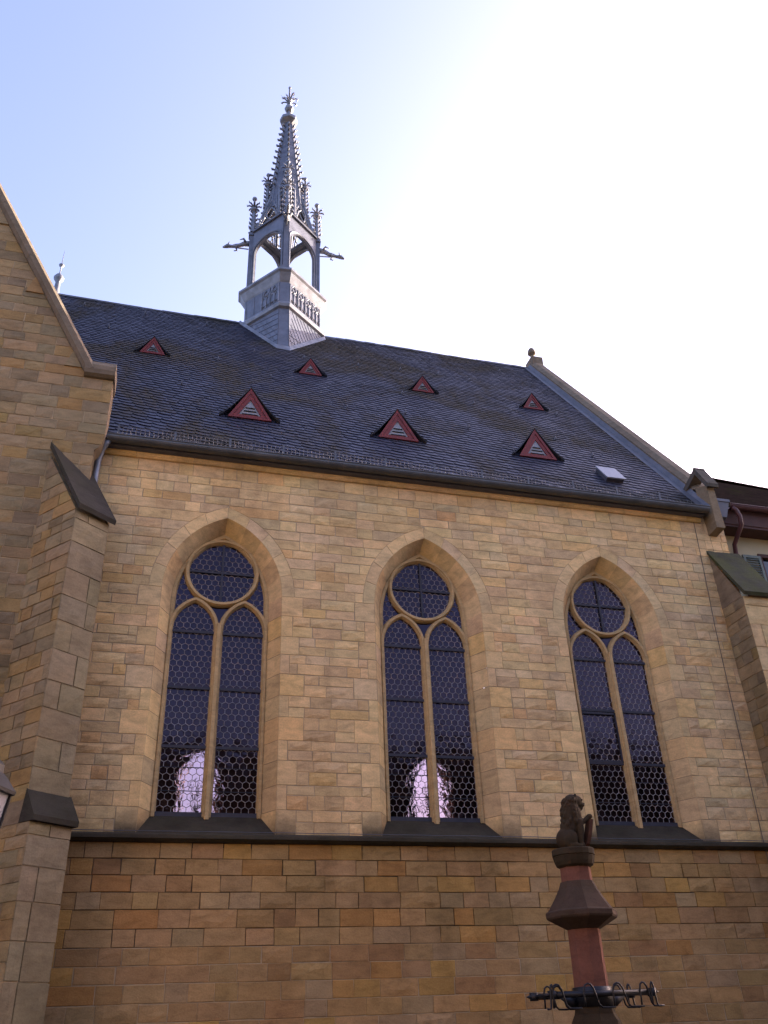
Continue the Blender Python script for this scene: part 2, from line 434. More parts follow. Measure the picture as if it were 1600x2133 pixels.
    rp = [(RC[0]+rr*cos(t), RC[1]+rr*sin(t)) for t in [radians(30+i*120/ (len(spf)-1)) for i in range(len(spf))]]
    tr.loft([[(x, .40, z) for x, z in spf], [(x, .40, z) for x, z in rp]], closed=False)
    tr.build('tracery', M_TRACERY, win)
    # glass: hexagonal quarries, each a little out of plane, in lead cames
    GY = .405
    gl = MB(); cm = MB(); rn = random.Random(3)
    HP = .116; rad = HP/sqrt(3)
    def clip(poly, reg):
        out = poly
        for i in range(len(reg)):
            a, b = reg[i-1], reg[i]; res = []
            sd_ = lambda p: (b[0]-a[0])*(p[1]-a[1])-(b[1]-a[1])*(p[0]-a[0])
            for j in range(len(out)):
                p, q = out[j-1], out[j]; sp_, sq = sd_(p), sd_(q)
                if (sp_ >= 0) != (sq >= 0):
                    t = sp_/(sp_-sq); res.append((p[0]+(q[0]-p[0])*t, p[1]+(q[1]-p[1])*t))
                if sq >= 0: res.append(q)
            out = res
            if len(out) < 3: return []
        return out
    def inside(p, reg):
        c = False
        for i in range(len(reg)):
            a, b = reg[i-1], reg[i]
            if (a[1] > p[1]) != (b[1] > p[1]) and p[0] < (b[0]-a[0])*(p[1]-a[1])/(b[1]-a[1])+a[0]: c = not c
        return c
    def glaze(reg, cx, breaks, convex=True):
        x0, x1 = min(p[0] for p in reg), max(p[0] for p in reg); z0, z1 = min(p[1] for p in reg), max(p[1] for p in reg)
        rows = int((z1-z0)/(rad*1.5))+2
        for r in range(-1, rows):
            for c in range(-1, int((x1-x0)/HP)+2):
                hx = cx + (c-int((x1-x0)/HP/2)-1)*HP + (r % 2)*HP/2; hz = z0 + r*rad*1.5
                hp = [(hx+rad*sin(t*pi/3), hz+rad*cos(t*pi/3)) for t in range(6)][::-1]
                if convex: q = clip(hp, reg)
                else: q = hp if inside((hx, hz), reg) else []
                if len(q) < 3: continue
                ax, az = rn.gauss(0, .007), rn.gauss(0, .007)
                gl.add([(x, GY+ax*(x-hx)+az*(z-hz), z) for x, z in q], [list(range(len(q)))])
                for t in range(3):                     # three of the six edges belong to this quarry
                    a, b = Vector(hp[t]), Vector(hp[t+1]); m = (a+b)/2
                    if not inside(m, reg): continue
                    d = (b-a).normalized(); nn = Vector((d.y, -d.x))*.0052; tl = rn.uniform(-.006, .006)
                    A0, A1, B0, B1 = a-nn, a+nn, b-nn, b+nn
                    cm.add([(A0.x, GY-.004, A0.y), (B0.x, GY-.004, B0.y), (B1.x, GY-.004, B1.y), (A1.x, GY-.004, A1.y), (a.x, GY-.013+tl*.4, a.y), (b.x, GY-.013-tl*.4, b.y)],
                           [(0, 1, 5, 4), (2, 3, 4, 5)])
    LR = arch_pts(.37, 7.80, .53, 8)
    lreg = [(.37, 4.66)]+LR+[(-x, z) for x, z in LR[::-1][1:]]+[(-.37, 4.66)]
    for s in (-1, 1): glaze([(s*.43+x, z) for x, z in lreg], s*.43, None)
    glaze([(RC[0]+.60*cos(t*2*pi/30), RC[1]+.60*sin(t*2*pi/30)) for t in range(30)], 0, None)
    for s in (-1, 1):
        a = [(s*.80, 8.0), (s*.80, 8.4), (s*.74, 8.75), (s*.62, 9.0), (s*.60, 8.75), (s*.46, 8.45), (s*.5, 8.36), (s*.68, 8.15)]
        glaze(a, s*.65, None, False)
        gl.add([(x, GY+.004, z) for x, z in (a if s > 0 else a[::-1])], [list(range(len(a)))])
    gl.add([(-.2, GY+.004, 8.3), (0, GY+.004, 7.95), (.2, GY+.004, 8.3)], [(0, 1, 2)])
    gl.build('pane', M_GLASS, win); cm.build('lead_lattice', M_CAME, win)
    def bar(x0, x1, y0, y1, z0, z1, name='glazing_bar'):
        b_ = MB(); b_.box(x0, x1, y0, y1, z0, z1); return b_.build(name, M_BAR, win)
    for s in (-1, 1):
        for z in (7.75, 6.74, 5.745): bar(s*.43-.38, s*.43+.38, .362, .40, z-.024, z+.024)
        bar(s*.43-.38, s*.43+.38, .35, .40, 4.64, 4.72)
        for z in (5.05, 5.42): bar(s*.43-.38, s*.43+.38, .385, .398, z-.006, z+.006, 'saddle_bar')
    bar(-.62, .62, .365, .399, RC[1]-.02, RC[1]+.02); bar(-.02, .02, .367, .397, RC[1]-.62, RC[1]+.62)
    return win
win0 = make_window(nave); win0['label'] = 'window nearest the transept with a bright arch showing through its lower left panes'
w1 = copy_tree(win0, nave, (WX[1], 0, 0)); w1['label'] = 'middle window with a white arch behind its mullion'
w2 = copy_tree(win0, nave, (WX[2], 0, 0)); w2['label'] = 'window furthest from the transept with an opening casement pane'
cs = MB()
for x0, x1, z0, z1 in ((-.815, -.77, 5.77, 6.70), (-.10, -.05, 5.77, 6.70), (-.815, -.05, 6.66, 6.70), (-.815, -.05, 5.76, 5.80)):
    cs.box(x0, x1, .355, .398, z0, z1)
cs.build('casement_frame', M_BAR, w2)

# string course under the windows
sc = MB()
prof = [(.0, 4.34), (-.02, 4.335), (-.13, 4.30), (-.14, 4.285), (-.14, 4.24), (-.10, 4.225), (-.07, 4.205), (.0, 4.20)]
sc.loft([[(x, y, z) for y, z in prof] for x in [XL+.0]+[XL+i*.44 for i in range(1, 29)]+[11.29]], closed=True)
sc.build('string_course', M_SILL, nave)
wr = MB(); wr.tube([(x*.5-1.2, -.10+.004*sin(x*7), 4.345+.005*sin(x*3.1)) for x in range(26)], .006, 5); wr.build('wire', M_WIRE, nave)
# eaves stone, soffit board, gutter
ev = MB(); x = XL
while x < 11.25:
    w = min(random.uniform(.7, 1.2), 11.28-x); tn = tone(PAL[:6])
    ev.loft([[(xx, y, z) for y, z in ((.02, 10.965), (-.04, 10.965), (-.085, 11.0), (-.085, 11.05), (.02, 11.05))] for xx in (x+.003, x+w-.003)], tone=tn); x += w
ev.build('eaves_stone', M_ASHLAR, nave)
so_ = MB(); so_.box(-1.3, 11.3, -.21, .1, 11.052, 11.13); so_.build('soffit', M_ZINCD, nave)
gt = MB(); gp = [(-.30+.098*cos(a), 11.155+.098*sin(a)) for a in [radians(180+i*18) for i in range(11)]]
gp = [(-.40, 11.165)]+gp+[(-.20, 11.165)]
gi = [(y*.97-.009, z+.006) for y, z in gp[::-1]]
gt.loft([[(x, y, z) for y, z in gp+gi] for x in (-1.17, 4, 8, 11.33)])
gt.tube([(-1.17, -.402, 11.168), (11.33, -.402, 11.168)], .012, 8)
x = -.6
while x < 11.2:
    gt.loft([[(xx, -.30+(y+.30)*1.05, 11.155+(z-11.155)*1.05) for y, z in gp] for xx in (x, x+.018)], closed=False); x += .92
gt.build('gutter', M_GUTTER, nave, smooth=False)
# rain pipe behind the transept corner
dp = MB(); dp.tube([(-1.12, -.28, 11.1), (-1.18, -.27, 11.0), (-1.23, -.2, 10.9), (-1.27, -.14, 10.7), (-1.275, -.12, 10.45), (-1.275, -.12, 8), (-1.275, -.12, .1)], .055, 10)
dp.build('downpipe', M_ZINC, nave, smooth=True)

# ------------------------------------------------------------------ roof of lapped slates
EY, EZ, RY, RZ = -.22, 11.2, 6.7, 20.9
SL = hypot(RY-EY, RZ-EZ); ty, tz = (RY-EY)/SL, (RZ-EZ)/SL; ny, nz = -tz, ty
RX0, RX1 = -4.9, 11.32
rf = MB()
def rp(x, s, n): return (x, EY+ty*s+ny*n, EZ+tz*s+nz*n)
rf.add([rp(RX0, -.05, -.02), rp(RX1, -.05, -.02), rp(RX1, SL, -.02), rp(RX0, SL, -.02)], [(0, 1, 2, 3)], tone=(.006, .006, .008))
EXP, CW, SK = .18, .28, radians(8)
shape = [(.985, 0.), (.985, 1.7), (-.03, 1.7), (-.07, .85), (-.03, .55), (.12, .24), (.34, .05), (.6, 0.)]
nr = int((SL+2.2)/EXP)+2
for r in range(-14, nr):
    off = random.uniform(0, CW)
    for c in range(int((RX1-RX0)/CW)+3):
        u = RX0 - .4 + off + c*CW; cu = u+CW/2-RX0
        sbase = r*EXP - cu*math.tan(SK)+1.5
        if sbase < -.04 or sbase > SL-.02: 
            if not (-.30 < sbase < SL): continue
            sbase = max(sbase, -.04)
        if u < RX0-.1 or u+CW > RX1+.12: continue
        k = random.uniform(.82, 1.2); tn = (.030*k, .032*k, .056*k)
        tl = random.uniform(.016, .023); jx = random.uniform(-.006, .006)
        vs = []
        for a, b in shape:
            s = sbase + b*EXP - a*CW*math.tan(SK); s = min(s, SL)
            vs.append(rp(u+a*CW+jx, s, tl*(1.1-b)+random.uniform(-.0006, .0006)))
        n = len(vs)
        vb = [(x, y-ny*.012, z-nz*.012) for x, y, z in vs]
        rf.add(vs+vb, [list(range(n))]+[(i, n+i, n+(i+1) % n, (i+1) % n) for i in (7, 6, 5, 4, 3)], tone=tn)
# rear slope
rf.add([(RX0, RY, RZ-.02), (RX1, RY, RZ-.02), (RX1, 2*RY-EY, EZ), (RX0, 2*RY-EY, EZ)], [(0, 1, 2, 3)], tone=(.045, .05, .065))
rf.build('roof', M_SLATE, nave)
rc = MB(); x = RX0
while x < 11.35:
    w = .34; z = RZ+.012*sin(x*1.3)+random.uniform(-.008, .008)
    rc.loft([[(xx, RY+y, z+h) for y, h in ((-.12, -.13), (-.03, .01), (0, .045), (.03, .01), (.12, -.13))] for xx in (x, x+w)], closed=False, tone=(.03, .033, .048)); x += w-.02
rc.build('ridge_cap', M_SLATE, nave)

# snow guard panels and bird spikes along the gutter
sg = MB(); bs = MB()
def gpt(x, h, out=0): return rp(x, .10-out, .03+h) if False else (x, -.13+out, EZ+.08+h)
xs = [-1.0+i*1.03 for i in range(12)]
for x0, x1 in zip(xs[:-1], xs[1:]):
    for h in (.02, .12, .22): sg.tube([(x0, -.12, 11.33+h), (x1, -.12, 11.33+h)], .007, 4)
    n = 13
    for i in range(n+1):
        x = x0+(x1-x0)*i/n; sg.tube([(x, -.12, 11.335), (x, -.12, 11.555)], .0045, 4)
for x in xs:
    sg.box(x-.02, x+.02, -.135, -.125, 11.27, 11.57); sg.box(x-.016, x+.016, -.13, .1, 11.27, 11.28)
sg.tube([(xs[-1], -.12, 11.34), (11.3, -.12, 11.34)], .007, 4)
sg.build('snow_guard', M_WIRE, nave)
x = -1.0
while x < 11.2:
    if random.random() < .93:
        bs.tube([(x, -.375, 11.15), (x+random.gauss(0, .008), -.37+random.gauss(0, .02), 11.26+random.uniform(-.02, .015))], .0036, 4)
    x += .082
bs.tube([(-1.1, -.375, 11.17), (11.2, -.375, 11.17)], .006, 4)
bs.build('bird_spike_strip', flat_mat('pale_spikes', (.17, .17, .17), .6), nave)

# little triangular louvred roof vents
def make_vent(w, h, loc):
    v = part('roof_vent', nave, loc); hw = w/2; t = .13*w/.93+.02
    fm = MB()
    def tri(k, y, zo=0):
        return [(-hw*k, y, zo), (hw*k, y, zo), (0, y, zo+h*k)]
    O_ = [(-hw, 0), (hw, 0), (0, h)]; I_ = [(-hw*.46, h*.16), (hw*.46, h*.16), (0, h*.16+h*.46)]
    for k, (a, b, y) in enumerate(((1., .80, -.02), (.80, .52, -.005))):
        c0 = (0, h*.25)
        P = lambda q, s: (c0[0]+(q[0]-c0[0])*s, c0[1]+(q[1]-c0[1])*s)
        o, i = [P(q, a) for q in O_], [P(q, b) for q in O_]
        vs = [(x, y, z) for x, z in o]+[(x, y, z) for x, z in i]+[(x, y+.05, z) for x, z in o]+[(x, y+.05, z) for x, z in i]
        fs = []
        for q in range(3):
            n = (q+1) % 3; fs += [(q, n, 3+n, 3+q), (6+q, 6+n, n, q), (3+q, 3+n, 9+n, 9+q)]
        fm.add(vs, fs)
    fm.build('frame', M_RED, v)
    lv = MB(); c0 = h*.25; q = [(x*.53, c0+(z-c0)*.53) for x, z in O_]
    lv.add([(x, .02, z) for x, z in q], [(0, 1, 2)])
    for j in range(3):
        zz = c0-.11*h+j*.105*h; ww = hw*.53*(1-(zz-(c0-c0*.53))/(h*.53))*.72
        lv.box(-ww, ww, .004, .021, zz, zz+.022*h/.8, mi=1)
        lv.add([(-ww, .004, zz+.022*h/.8), (ww, .004, zz+.022*h/.8), (ww, -.008, zz+.012), (-ww, -.008, zz+.012)], [(0, 1, 2, 3)])
    lv.build('louvre', [M_LOUV, M_DARK], v)
    hd = MB(); N = 9; fl = .14*w/.93+.03
    run = h/1.4017
    for s in (-1, 1):
        for j in range(N):
            a0, a1 = j/N, (j+1)/N
            def pt(a):
                x = (hw+fl)*a*1.02; z = h*1.035*(1-a)**1.2
                return s*x, max(z, .004)+.012
            def back(a):
                x, z = pt(a); return (x, z/1.4017+.02, z-.005)
            (xa, za), (xb, zb) = pt(a0), pt(a1); yo = -.035
            A, Bq, C, Dq = (xa, yo, za), (xb, yo, zb), back(a1), back(a0)
            k = random.uniform(.7, 1.25); tn = (.026*k, .028*k, .04*k)
            lo = lambda p: (p[0], p[1], p[2]-.02)
            vs = [A, Bq, C, Dq, lo(A), lo(Bq), lo(C), lo(Dq)]
            fs = [(0, 1, 2, 3), (4, 0, 3, 7), (4, 5, 1, 0), (5, 4, 7, 6)]
            if s < 0: fs = [f[::-1] for f in fs]
            hd.add(vs, fs, tone=tn)
            # slate courses on the hood
            for m in range(1, 6):
                t0 = m/6; q0 = tuple(A[i]+(Dq[i]-A[i])*t0 for i in range(3)); q1 = tuple(Bq[i]+(C[i]-Bq[i])*t0 for i in range(3))
                hd.add([q0, q1, (q1[0], q1[1]-.03, q1[2]+.012), (q0[0], q0[1]-.03, q0[2]+.012)], [(0, 1, 2, 3)], tone=(tn[0]*.6, tn[1]*.6, tn[2]*.6))
    hd.build('hood', M_SLATE, v)
    return v
def roof_y(z): return EY+(z-EZ)*ty/tz
big = make_vent(.93, .80, (1.515, roof_y(12.92)-.03, 12.93))
for x, z in ((4.79, 12.86), (8.12, 12.84)): copy_tree(big, nave, (x, roof_y(z)-.03, z+.01))
sm = make_vent(.62, .54, (-.735, roof_y(16.45)-.02, 16.46))
for x, z in ((3.31, 16.62), (6.41, 16.55), (9.61, 16.44)): copy_tree(sm, nave, (x, roof_y(z)-.02, z+.01))
# slate hooks
hk = MB(); hk.tube([rp(0, 0, .02), rp(0, -.02, .07), rp(0, .06, .10)], .011, 5); hk.box(-.02, .02, EY-.02, EY+.01, EZ+.0, EZ+.09)
hk0 = None
for i, (x, z) in enumerate(((-2.9, 20.1), (-1.2, 20.2), (.6, 20.0), (-2.0, 18.2), (.5, 18.2), (1.9, 17.9), (3.3, 18.0), (4.9, 18.1), (-1.5, 14.6), (.05, 14.5), (.9, 16.7), (2.2, 15.9), (3.9, 14.4),
                            (4.7, 16.3), (5.7, 16.1), (6.2, 18.3), (7.4, 18.4), (8.3, 18.2), (5.4, 14.6), (6.9, 14.2), (7.7, 16.1), (8.7, 15.9), (9.2, 14.2), (10.2, 16.2), (9.8, 13.4), (5.2, 19.9), (7.6, 20.0), (9.9, 19.8))):
    if hk0 is None: hk0 = ho = hk.build('slate_hook', M_ZINCL, nave)
    else: ho = hk0.copy(); COL.objects.link(ho); ho.parent = nave
    ho.location = (x, roof_y(z)-EY, z-EZ)
# roof hatch
ht = MB(); s0, s1 = 1.02, 1.60
for (a, b, n0, n1, mi) in ((9.40, 9.82, .0, .11, 0),):
    ht.hexa([rp(a, s0, 0), rp(b, s0, 0), rp(b, s1, 0), rp(a, s1, 0)], [rp(a, s0, n1), rp(b, s0, n1), rp(b, s1, n1), rp(a, s1, n1)], mi=1)
    ht.hexa([rp(a-.03, s0-.05, n1), rp(b+.03, s0-.05, n1), rp(b+.03, s1+.03, n1), rp(a-.03, s1+.03, n1)], [rp(a-.03, s0-.05, n1+.03), rp(b+.03, s0-.05, n1+.03), rp(b+.03, s1+.03, n1+.03), rp(a-.03, s1+.03, n1+.03)])
ht.build('roof_hatch', [flat_mat('hatch_metal', (.24, .25, .29), .45, .3, .15), M_ZINCD], nave)

# gable end with raised coping, kneeler and finial
ge = MB()
ge.add([(11.45, -.01, 0), (11.45, 13.4, 0), (11.45, 13.62, 11.2), (11.45, 6.7, 20.95), (11.45, -.01, 11.25)], [(0, 1, 2, 3, 4)], mi=0, tone=(.2, .15, .1))
ge.add([(11.84, .05, 0), (11.84, 13.4, 0), (11.84, 13.62, 11.2), (11.84, 6.7, 20.95), (11.84, .05, 11.25)], [(4, 3, 2, 1, 0)], mi=0, tone=(.2, .15, .1))
ge.build('gable_wall', M_STONE, nave)
cp = MB(); ns = 9
for i in range(ns):
    s0, s1 = .55+(SL-.5)*i/ns+.004, .55+(SL-.5)*(i+1)/ns-.004
    P = [(11.43, .02), (11.43, .17), (11.55, .25), (11.78, .25), (11.84, .16), (11.84, .02)]
    cp.loft([[rp(x, s, n) for x, n in P] for s in (s0, s1)], tone=(.2, .17, .14))
for i in range(3):
    P = [(11.43, .02), (11.43, .17), (11.55, .25), (11.78, .25), (11.84, .02)]
    cp.loft([[(x, 2*RY-(EY+ty*s+ny*n), EZ+tz*s+nz*n) for x, n in P] for s in (.5+i*3.8, .5+i*3.8+3.79)])
cp.build('coping', M_COPING, nave)
fs_ = MB(); fs_.loft([[rp(x, s, n) for x, n in ((11.22, .025), (11.38, .035), (11.424, .13), (11.43, .13), (11.39, .02), (11.22, .015))] for s in (.0, 4, 8, SL+.02)])
fs_.build('lead_flashing', M_ZINCL, nave)
kn = MB()
kn.hexa([(11.42, -.34, 10.70), (11.63, -.34, 10.70), (11.63, .02, 10.66), (11.42, .02, 10.66)], [(11.41, -.36, 11.74), (11.58, -.36, 11.74), (11.58, .02, 11.9), (11.41, .02, 11.9)], tone=(.22, .165, .105))
kn.hexa([(11.43, .02, 10.9), (11.57, .02, 10.9), (11.57, .7, 10.9), (11.43, .7, 10.9)], [(11.43, .02, 11.95), (11.57, .02, 11.95), (11.57, .7, 11.82), (11.43, .7, 11.82)], tone=(.19, .145, .10))
kn.build('kneeler_pier', M_ASHLAR, nave)
kc = MB()
kc.loft([[(x, y, z) for y, z in ((-.46, 11.66), (-.47, 11.74), (-.16, 12.31), (-.12, 12.31), (.58, 12.0), (.55, 11.87), (-.13, 12.17), (-.40, 11.66))] for x in (11.37, 11.64)])
kc.tube([(11.37, -.14, 12.31), (11.64, -.14, 12.31)], .035, 8)
kc.build('kneeler_cap', M_KCAP, nave)
fi = MB(); fi.box(11.46, 11.86, 6.45, 6.95, 20.9, 21.27); fi.lathe([(.13, 21.27), (.07, 21.36), (.06, 21.5), (.14, 21.58), (.13, 21.7), (.08, 21.8), (.02, 21.86)], 10, (11.62, 6.7))
fi.build('stone_finial', M_COPING, nave, smooth=False)
lc = MB(); lc.tube([(11.12, -.02, 11.0), (11.07, -.02, 9.8), (11.0, -.02, 8.5), (10.95, -.02, 6.6), (10.9, -.02, 4.6), (10.87, -.02, .2)], .0065, 5); lc.build('lightning_cable', flat_mat('dull_cable', (.11, .09, .075), .8), nave)
# metal ridge finial at the crossing
mf = MB(); mf.lathe([(r_*.72, z_) for r_, z_ in [(.15, 20.8), (.13, 20.95), (.10, 21.35), (.10, 21.4), (.19, 21.5), (.21, 21.57), (.13, 21.68), (.05, 21.74), (.025, 21.8), (.025, 22.02), (.10, 22.08), (.11, 22.12), (.03, 22.18), (.018, 22.2), (.008, 22.75)]], 14, (-3.85, 6.7))
mf.build('metal_finial', M_ZINC, nave, smooth=True)

# buttress at the east end
rb = MB(); BX0, BX1 = 11.29, 12.05
cr = mkcourses(0, 8.9, .2, .26)
fl_ = Frame((BX0, 0, 0), (0, -1, 0), (-1, 0, 0)); ff_ = Frame((0, -.70, 0), (1, 0, 0), (0, -1, 0))
masonry(rb, fl_, cr, lambda a, b, c: [((lambda z: 0.), (lambda z: .70))], (.25, .5), lambda z: PAL_T if z > 4 else PAL_LOW)
big_cr = [(cr[i][0], cr[min(i+1, len(cr)-1)][1]) for i in range(0, len(cr), 2)]
masonry(rb, ff_, big_cr, lambda a, b, c: [((lambda z: BX0), (lambda z: BX1))], (.4, .8), lambda z: PAL[1:4])
rb.box(BX0+.014, BX1-.014, -.686, .0, 0, 8.88, mi=1)
# raked flank under the weathering
rb.add([(BX0, 0, 8.9), (BX0, -.68, 8.9), (BX0, 0, 10.15)], [(0, 1, 2)], tone=(.21, .155, .10)); rb.add([(BX1, -.68, 8.9), (BX1, 0, 8.9), (BX1, 0, 10.15)], [(0, 1, 2)], tone=(.21, .155, .10))
rb.build('buttress', [M_STONE, M_MORTAR], nave)
rw = MB()
rw.hexa([(BX0-.03, -.78, 8.885), (BX1+.03, -.78, 8.885), (BX1+.03, .0, 10.20), (BX0-.03, .0, 10.20)], [(BX0-.03, -.82, 8.95), (BX1+.03, -.82, 8.95), (BX1+.03, .0, 10.29), (BX0-.03, .0, 10.29)])
rw.build('buttress_weathering', M_MOSSY, nave)

# inside of the nave: rear wall with two tall windows, west wall, floor
iw = MB(); YB = 13.4
def rear(x0, x1, z0, z1): iw.add([(x0, YB, z0), (x1, YB, z0), (x1, YB, z1), (x0, YB, z1)], [(0, 1, 2, 3)])
OX = [1.72, 8.62]; OH, OS, ORI, OB = .56, 7.9, 1.0, 5.0
rear(-4.9, 11.8, 0, OB)
zz = [OB, OS]+[OS+ORI*i/10 for i in range(1, 11)]+[11.3]
for z0, z1 in zip(zz[:-1], zz[1:]):
    xs = [(-4.9, -4.9)]
    for ox in OX:
        h0, h1 = arch_half(z0, OH, OS, ORI), arch_half(z1, OH, OS, ORI); xs += [(ox-h0, ox-h1), (ox+h0, ox+h1)]
    xs.append((11.8, 11.8))
    for a, b in zip(xs[0::2], xs[1::2]):
        iw.add([(a[0], YB, z0), (b[0], YB, z0), (b[1], YB, z1), (a[1], YB, z1)], [(0, 1, 2, 3)])
for ox in OX:
    o_ = [(OH, OB), (OH, OS)]+arch_pts(OH, OS, ORI, 8)[1:]; o_ = o_+[(-x, z) for x, z in o_[::-1][1:]]
    iw.loft([[(ox+x, YB, z) for x, z in o_], [(ox+x*.85, YB+.6, z) for x, z in o_]], cap=False, closed=True)
    iw.box(ox-.06, ox+.06, YB+.45, YB+.58, OB, OS+.2)
iw.box(-4.95, -4.9, -.4, 13.6, 0, 14)
iw.build('rear_wall', M_INNER, nave)

# ------------------------------------------------------------------ transept with its diagonal buttress
tra = thing('church_transept', 'sandstone transept gable with a stepped diagonal corner buttress at the left edge', 'church wing', (-1.33, -.5, 0))
TL = (1.33, .5, 0)        # offset: build in world coordinates, parent sits at the corner
YT = -.5; CXT = -1.33; APX = -6.2
def rake(z): return -1.703-(z-12.345)/1.811
ROUGH[0] = .6
tm = MB(); ft = Frame((0, YT, 0), (1, 0, 0), (0, -1, 0))
tc1 = mkcourses(0, 10.35, .2, .27); tc2 = mkcourses(10.35, 12.28, .2, .27); tc3 = mkcourses(12.28, 20, .2, .265)
def rt_(z):
    if z > 11.05: return -1.195
    if z > 10.70: return -1.195-.14*(1-sqrt(max(0, 1-((11.05-z)/.35)**2)))
    return CXT
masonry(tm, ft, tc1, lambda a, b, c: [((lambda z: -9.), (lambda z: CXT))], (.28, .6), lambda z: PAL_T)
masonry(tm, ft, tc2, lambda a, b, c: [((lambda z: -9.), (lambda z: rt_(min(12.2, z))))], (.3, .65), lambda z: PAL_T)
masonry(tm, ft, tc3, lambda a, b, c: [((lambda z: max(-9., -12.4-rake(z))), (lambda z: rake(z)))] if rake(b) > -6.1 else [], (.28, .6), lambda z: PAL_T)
tm.add([(x, YT+.006, z) for x, z in ((-9, 0), (CXT-.01, 0), (CXT-.01, 12.29), (rake(12.29), 12.29), (-6.2, rake(0)*0+20.4), (-9, 15.2))], [(0, 1, 2, 3, 4, 5)], mi=1)
# flank above the corbel and the flank wall
fsd = Frame((CXT, YT, 0), (0, 1, 0), (1, 0, 0))
masonry(tm, fsd, tc1, lambda a, b, c: [((lambda z: 0.), (lambda z: .52))], (.5, .6), lambda z: PAL_T)
tm.loft([[(rt_(z), YT+.004, z), (rt_(z), YT+.5, z)] for z in [10.4+i*.065 for i in range(11)]+[12.28]], closed=False, tone=(.21, .155, .10))
tm.box(-1.6, CXT-.012, YT+.016, .3, 0, 10.75, mi=1)
tm.build('wall', [M_STONE, M_MORTAR], tra)
tco = MB()
sl_t = Vector((-1, 1.811)).normalized(); nt_ = Vector((1.811, 1)).normalized()
p0 = Vector((-1.703, 12.345)); Ls = 9.0; m = 6
for i in range(m):
    a, b = p0+sl_t*(Ls*i/m+.003), p0+sl_t*(Ls*(i+1)/m-.003)
    prof = [(0, -.555), (.05, -.64), (.15, -.66), (.21, -.60), (.21, .05), (0, .05)]
    tco.loft([[(q.x+nt_.x*n, y, q.y+nt_.y*n) for n, y in prof] for q in (a, b)], tone=(.28, .22, .16))
tco.build('coping', M_COPING, tra)
tk = MB()
tk.loft([[(x, y, z) for y, z in ((-.56, 12.285), (-.62, 12.32), (-.645, 12.40), (-.645, 12.50), (-.60, 12.60), (.0, 12.66), (.0, 12.285))] for x in (-1.72, -1.17)])
tk.build('kneeler', M_COPING, tra)
for (zc, hh) in ((12.66, .36), (14.35, .40), (16.05, .42)):
    tbs = MB(); x1, x0 = rake(zc-hh/2), rake(zc+hh/2)
    tbs.hexa([(x0-.12, YT-.035, zc-hh/2), (x1-.01, YT-.035, zc-hh/2), (x0+.0, YT-.035, zc+hh/2)], [(x0-.12, YT+.01, zc-hh/2), (x1-.01, YT+.01, zc-hh/2), (x0+.0, YT+.01, zc+hh/2)], tone=tone(PAL_T))
    tbs.build('bonder_stone', M_ASHLAR, tra)
trf = MB(); trf.hexa([(-1.75, -.3, 11.9), (-6.2, -.3, 20.0), (-6.2, -.3, 11.9)], [(-1.75, 6, 11.9), (-6.2, 6, 20.0), (-6.2, 6, 11.9)], tone=(.05, .05, .06)); trf.build('roof', M_SLATE, tra)
# diagonal buttress
ang = radians(40.2); e = Vector((cos(ang), sin(ang), 0)); ow = Vector((sin(ang), -cos(ang), 0))
Pu = Vector((-1.385, -1.27, 0)); BWd = .67; Lb = 1.25; dl = .15
Pl = Pu+ow*dl
def buttress_stage(z0, z1, P, L):
    m_ = MB(); cc = mkcourses(z0, z1, .2, .26)
    fl = Frame(P-ow*L, ow, -e); fe = Frame(P, e, ow); frr = Frame(P+e*BWd, -ow, e)
    def sp(a, b, c): return [((lambda z: 0.), (lambda z: L-.0))]
    masonry(m_, fl, cc, sp, (.25, .5), lambda z: PAL_T)
    bc = [(cc[i][0], cc[min(i+1, len(cc)-1)][1]) for i in range(0, len(cc), 2)]
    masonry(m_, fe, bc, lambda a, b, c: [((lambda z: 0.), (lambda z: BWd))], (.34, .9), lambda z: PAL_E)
    masonry(m_, frr, cc, lambda a, b, c: [((lambda z: 0.), (lambda z: L))], (.25, .5), lambda z: PAL_T)
    q = [P+e*.014-ow*.014, P+e*(BWd-.014)-ow*.014, P+e*(BWd-.014)-ow*L, P+e*.014-ow*L]
    m_.hexa([(*v.xy, z0) for v in q], [(*v.xy, z1) for v in q], mi=1)
    return m_
bu = buttress_stage(4.5, 9.02, Pu, Lb); b2 = buttress_stage(0, 4.2, Pl, Lb+dl)
off = len(bu.f); bu.add(b2.v, b2.f); bu.t[off:] = b2.t; bu.mi[off:] = b2.mi
# raked cheek courses under the upper weathering
cheek = mkcourses(9.02, 10.6, .2, .26); rk = lambda z: Lb-max(0, z-9.02)/1.45
masonry(bu, Frame(Pu-ow*Lb, ow, -e), cheek, lambda a, b, c: [((lambda z: 0.), rk)], (.25, .5), lambda z: PAL_T)
masonry(bu, Frame(Pu+e*BWd, -ow, e), cheek, lambda a, b, c: [((lambda z: Lb-rk(z)), (lambda z: Lb))], (.25, .5), lambda z: PAL_T)
q = [[Pu+e*t-ow*Lb, Pu+e*t-ow*.01] for t in (.014, BWd-.014)]
bu.hexa([(*q[0][0].xy, 9.0), (*q[0][1].xy, 9.0), (*q[0][0].xy, 9.0+Lb*1.44)], [(*q[1][0].xy, 9.0), (*q[1][1].xy, 9.0), (*q[1][0].xy, 9.0+Lb*1.44)], mi=1)
for P_, Q_ in ((Pl, Pu), (Pl+e*BWd, Pu+e*BWd)):
    bu.add([(*P_.xy, 4.2), (*(P_-ow*1.3).xy, 4.2), (*(Q_-ow*1.15).xy, 4.56), (*Q_.xy, 4.56)], [(3, 2, 1, 0)], tone=(.21, .155, .10))
bu.build('buttress', [M_STONE, M_MORTAR], tra)
bw = MB()
A_, B_ = Pu+ow*.09-e*.02, Pu+ow*.09+e*(BWd+.05)
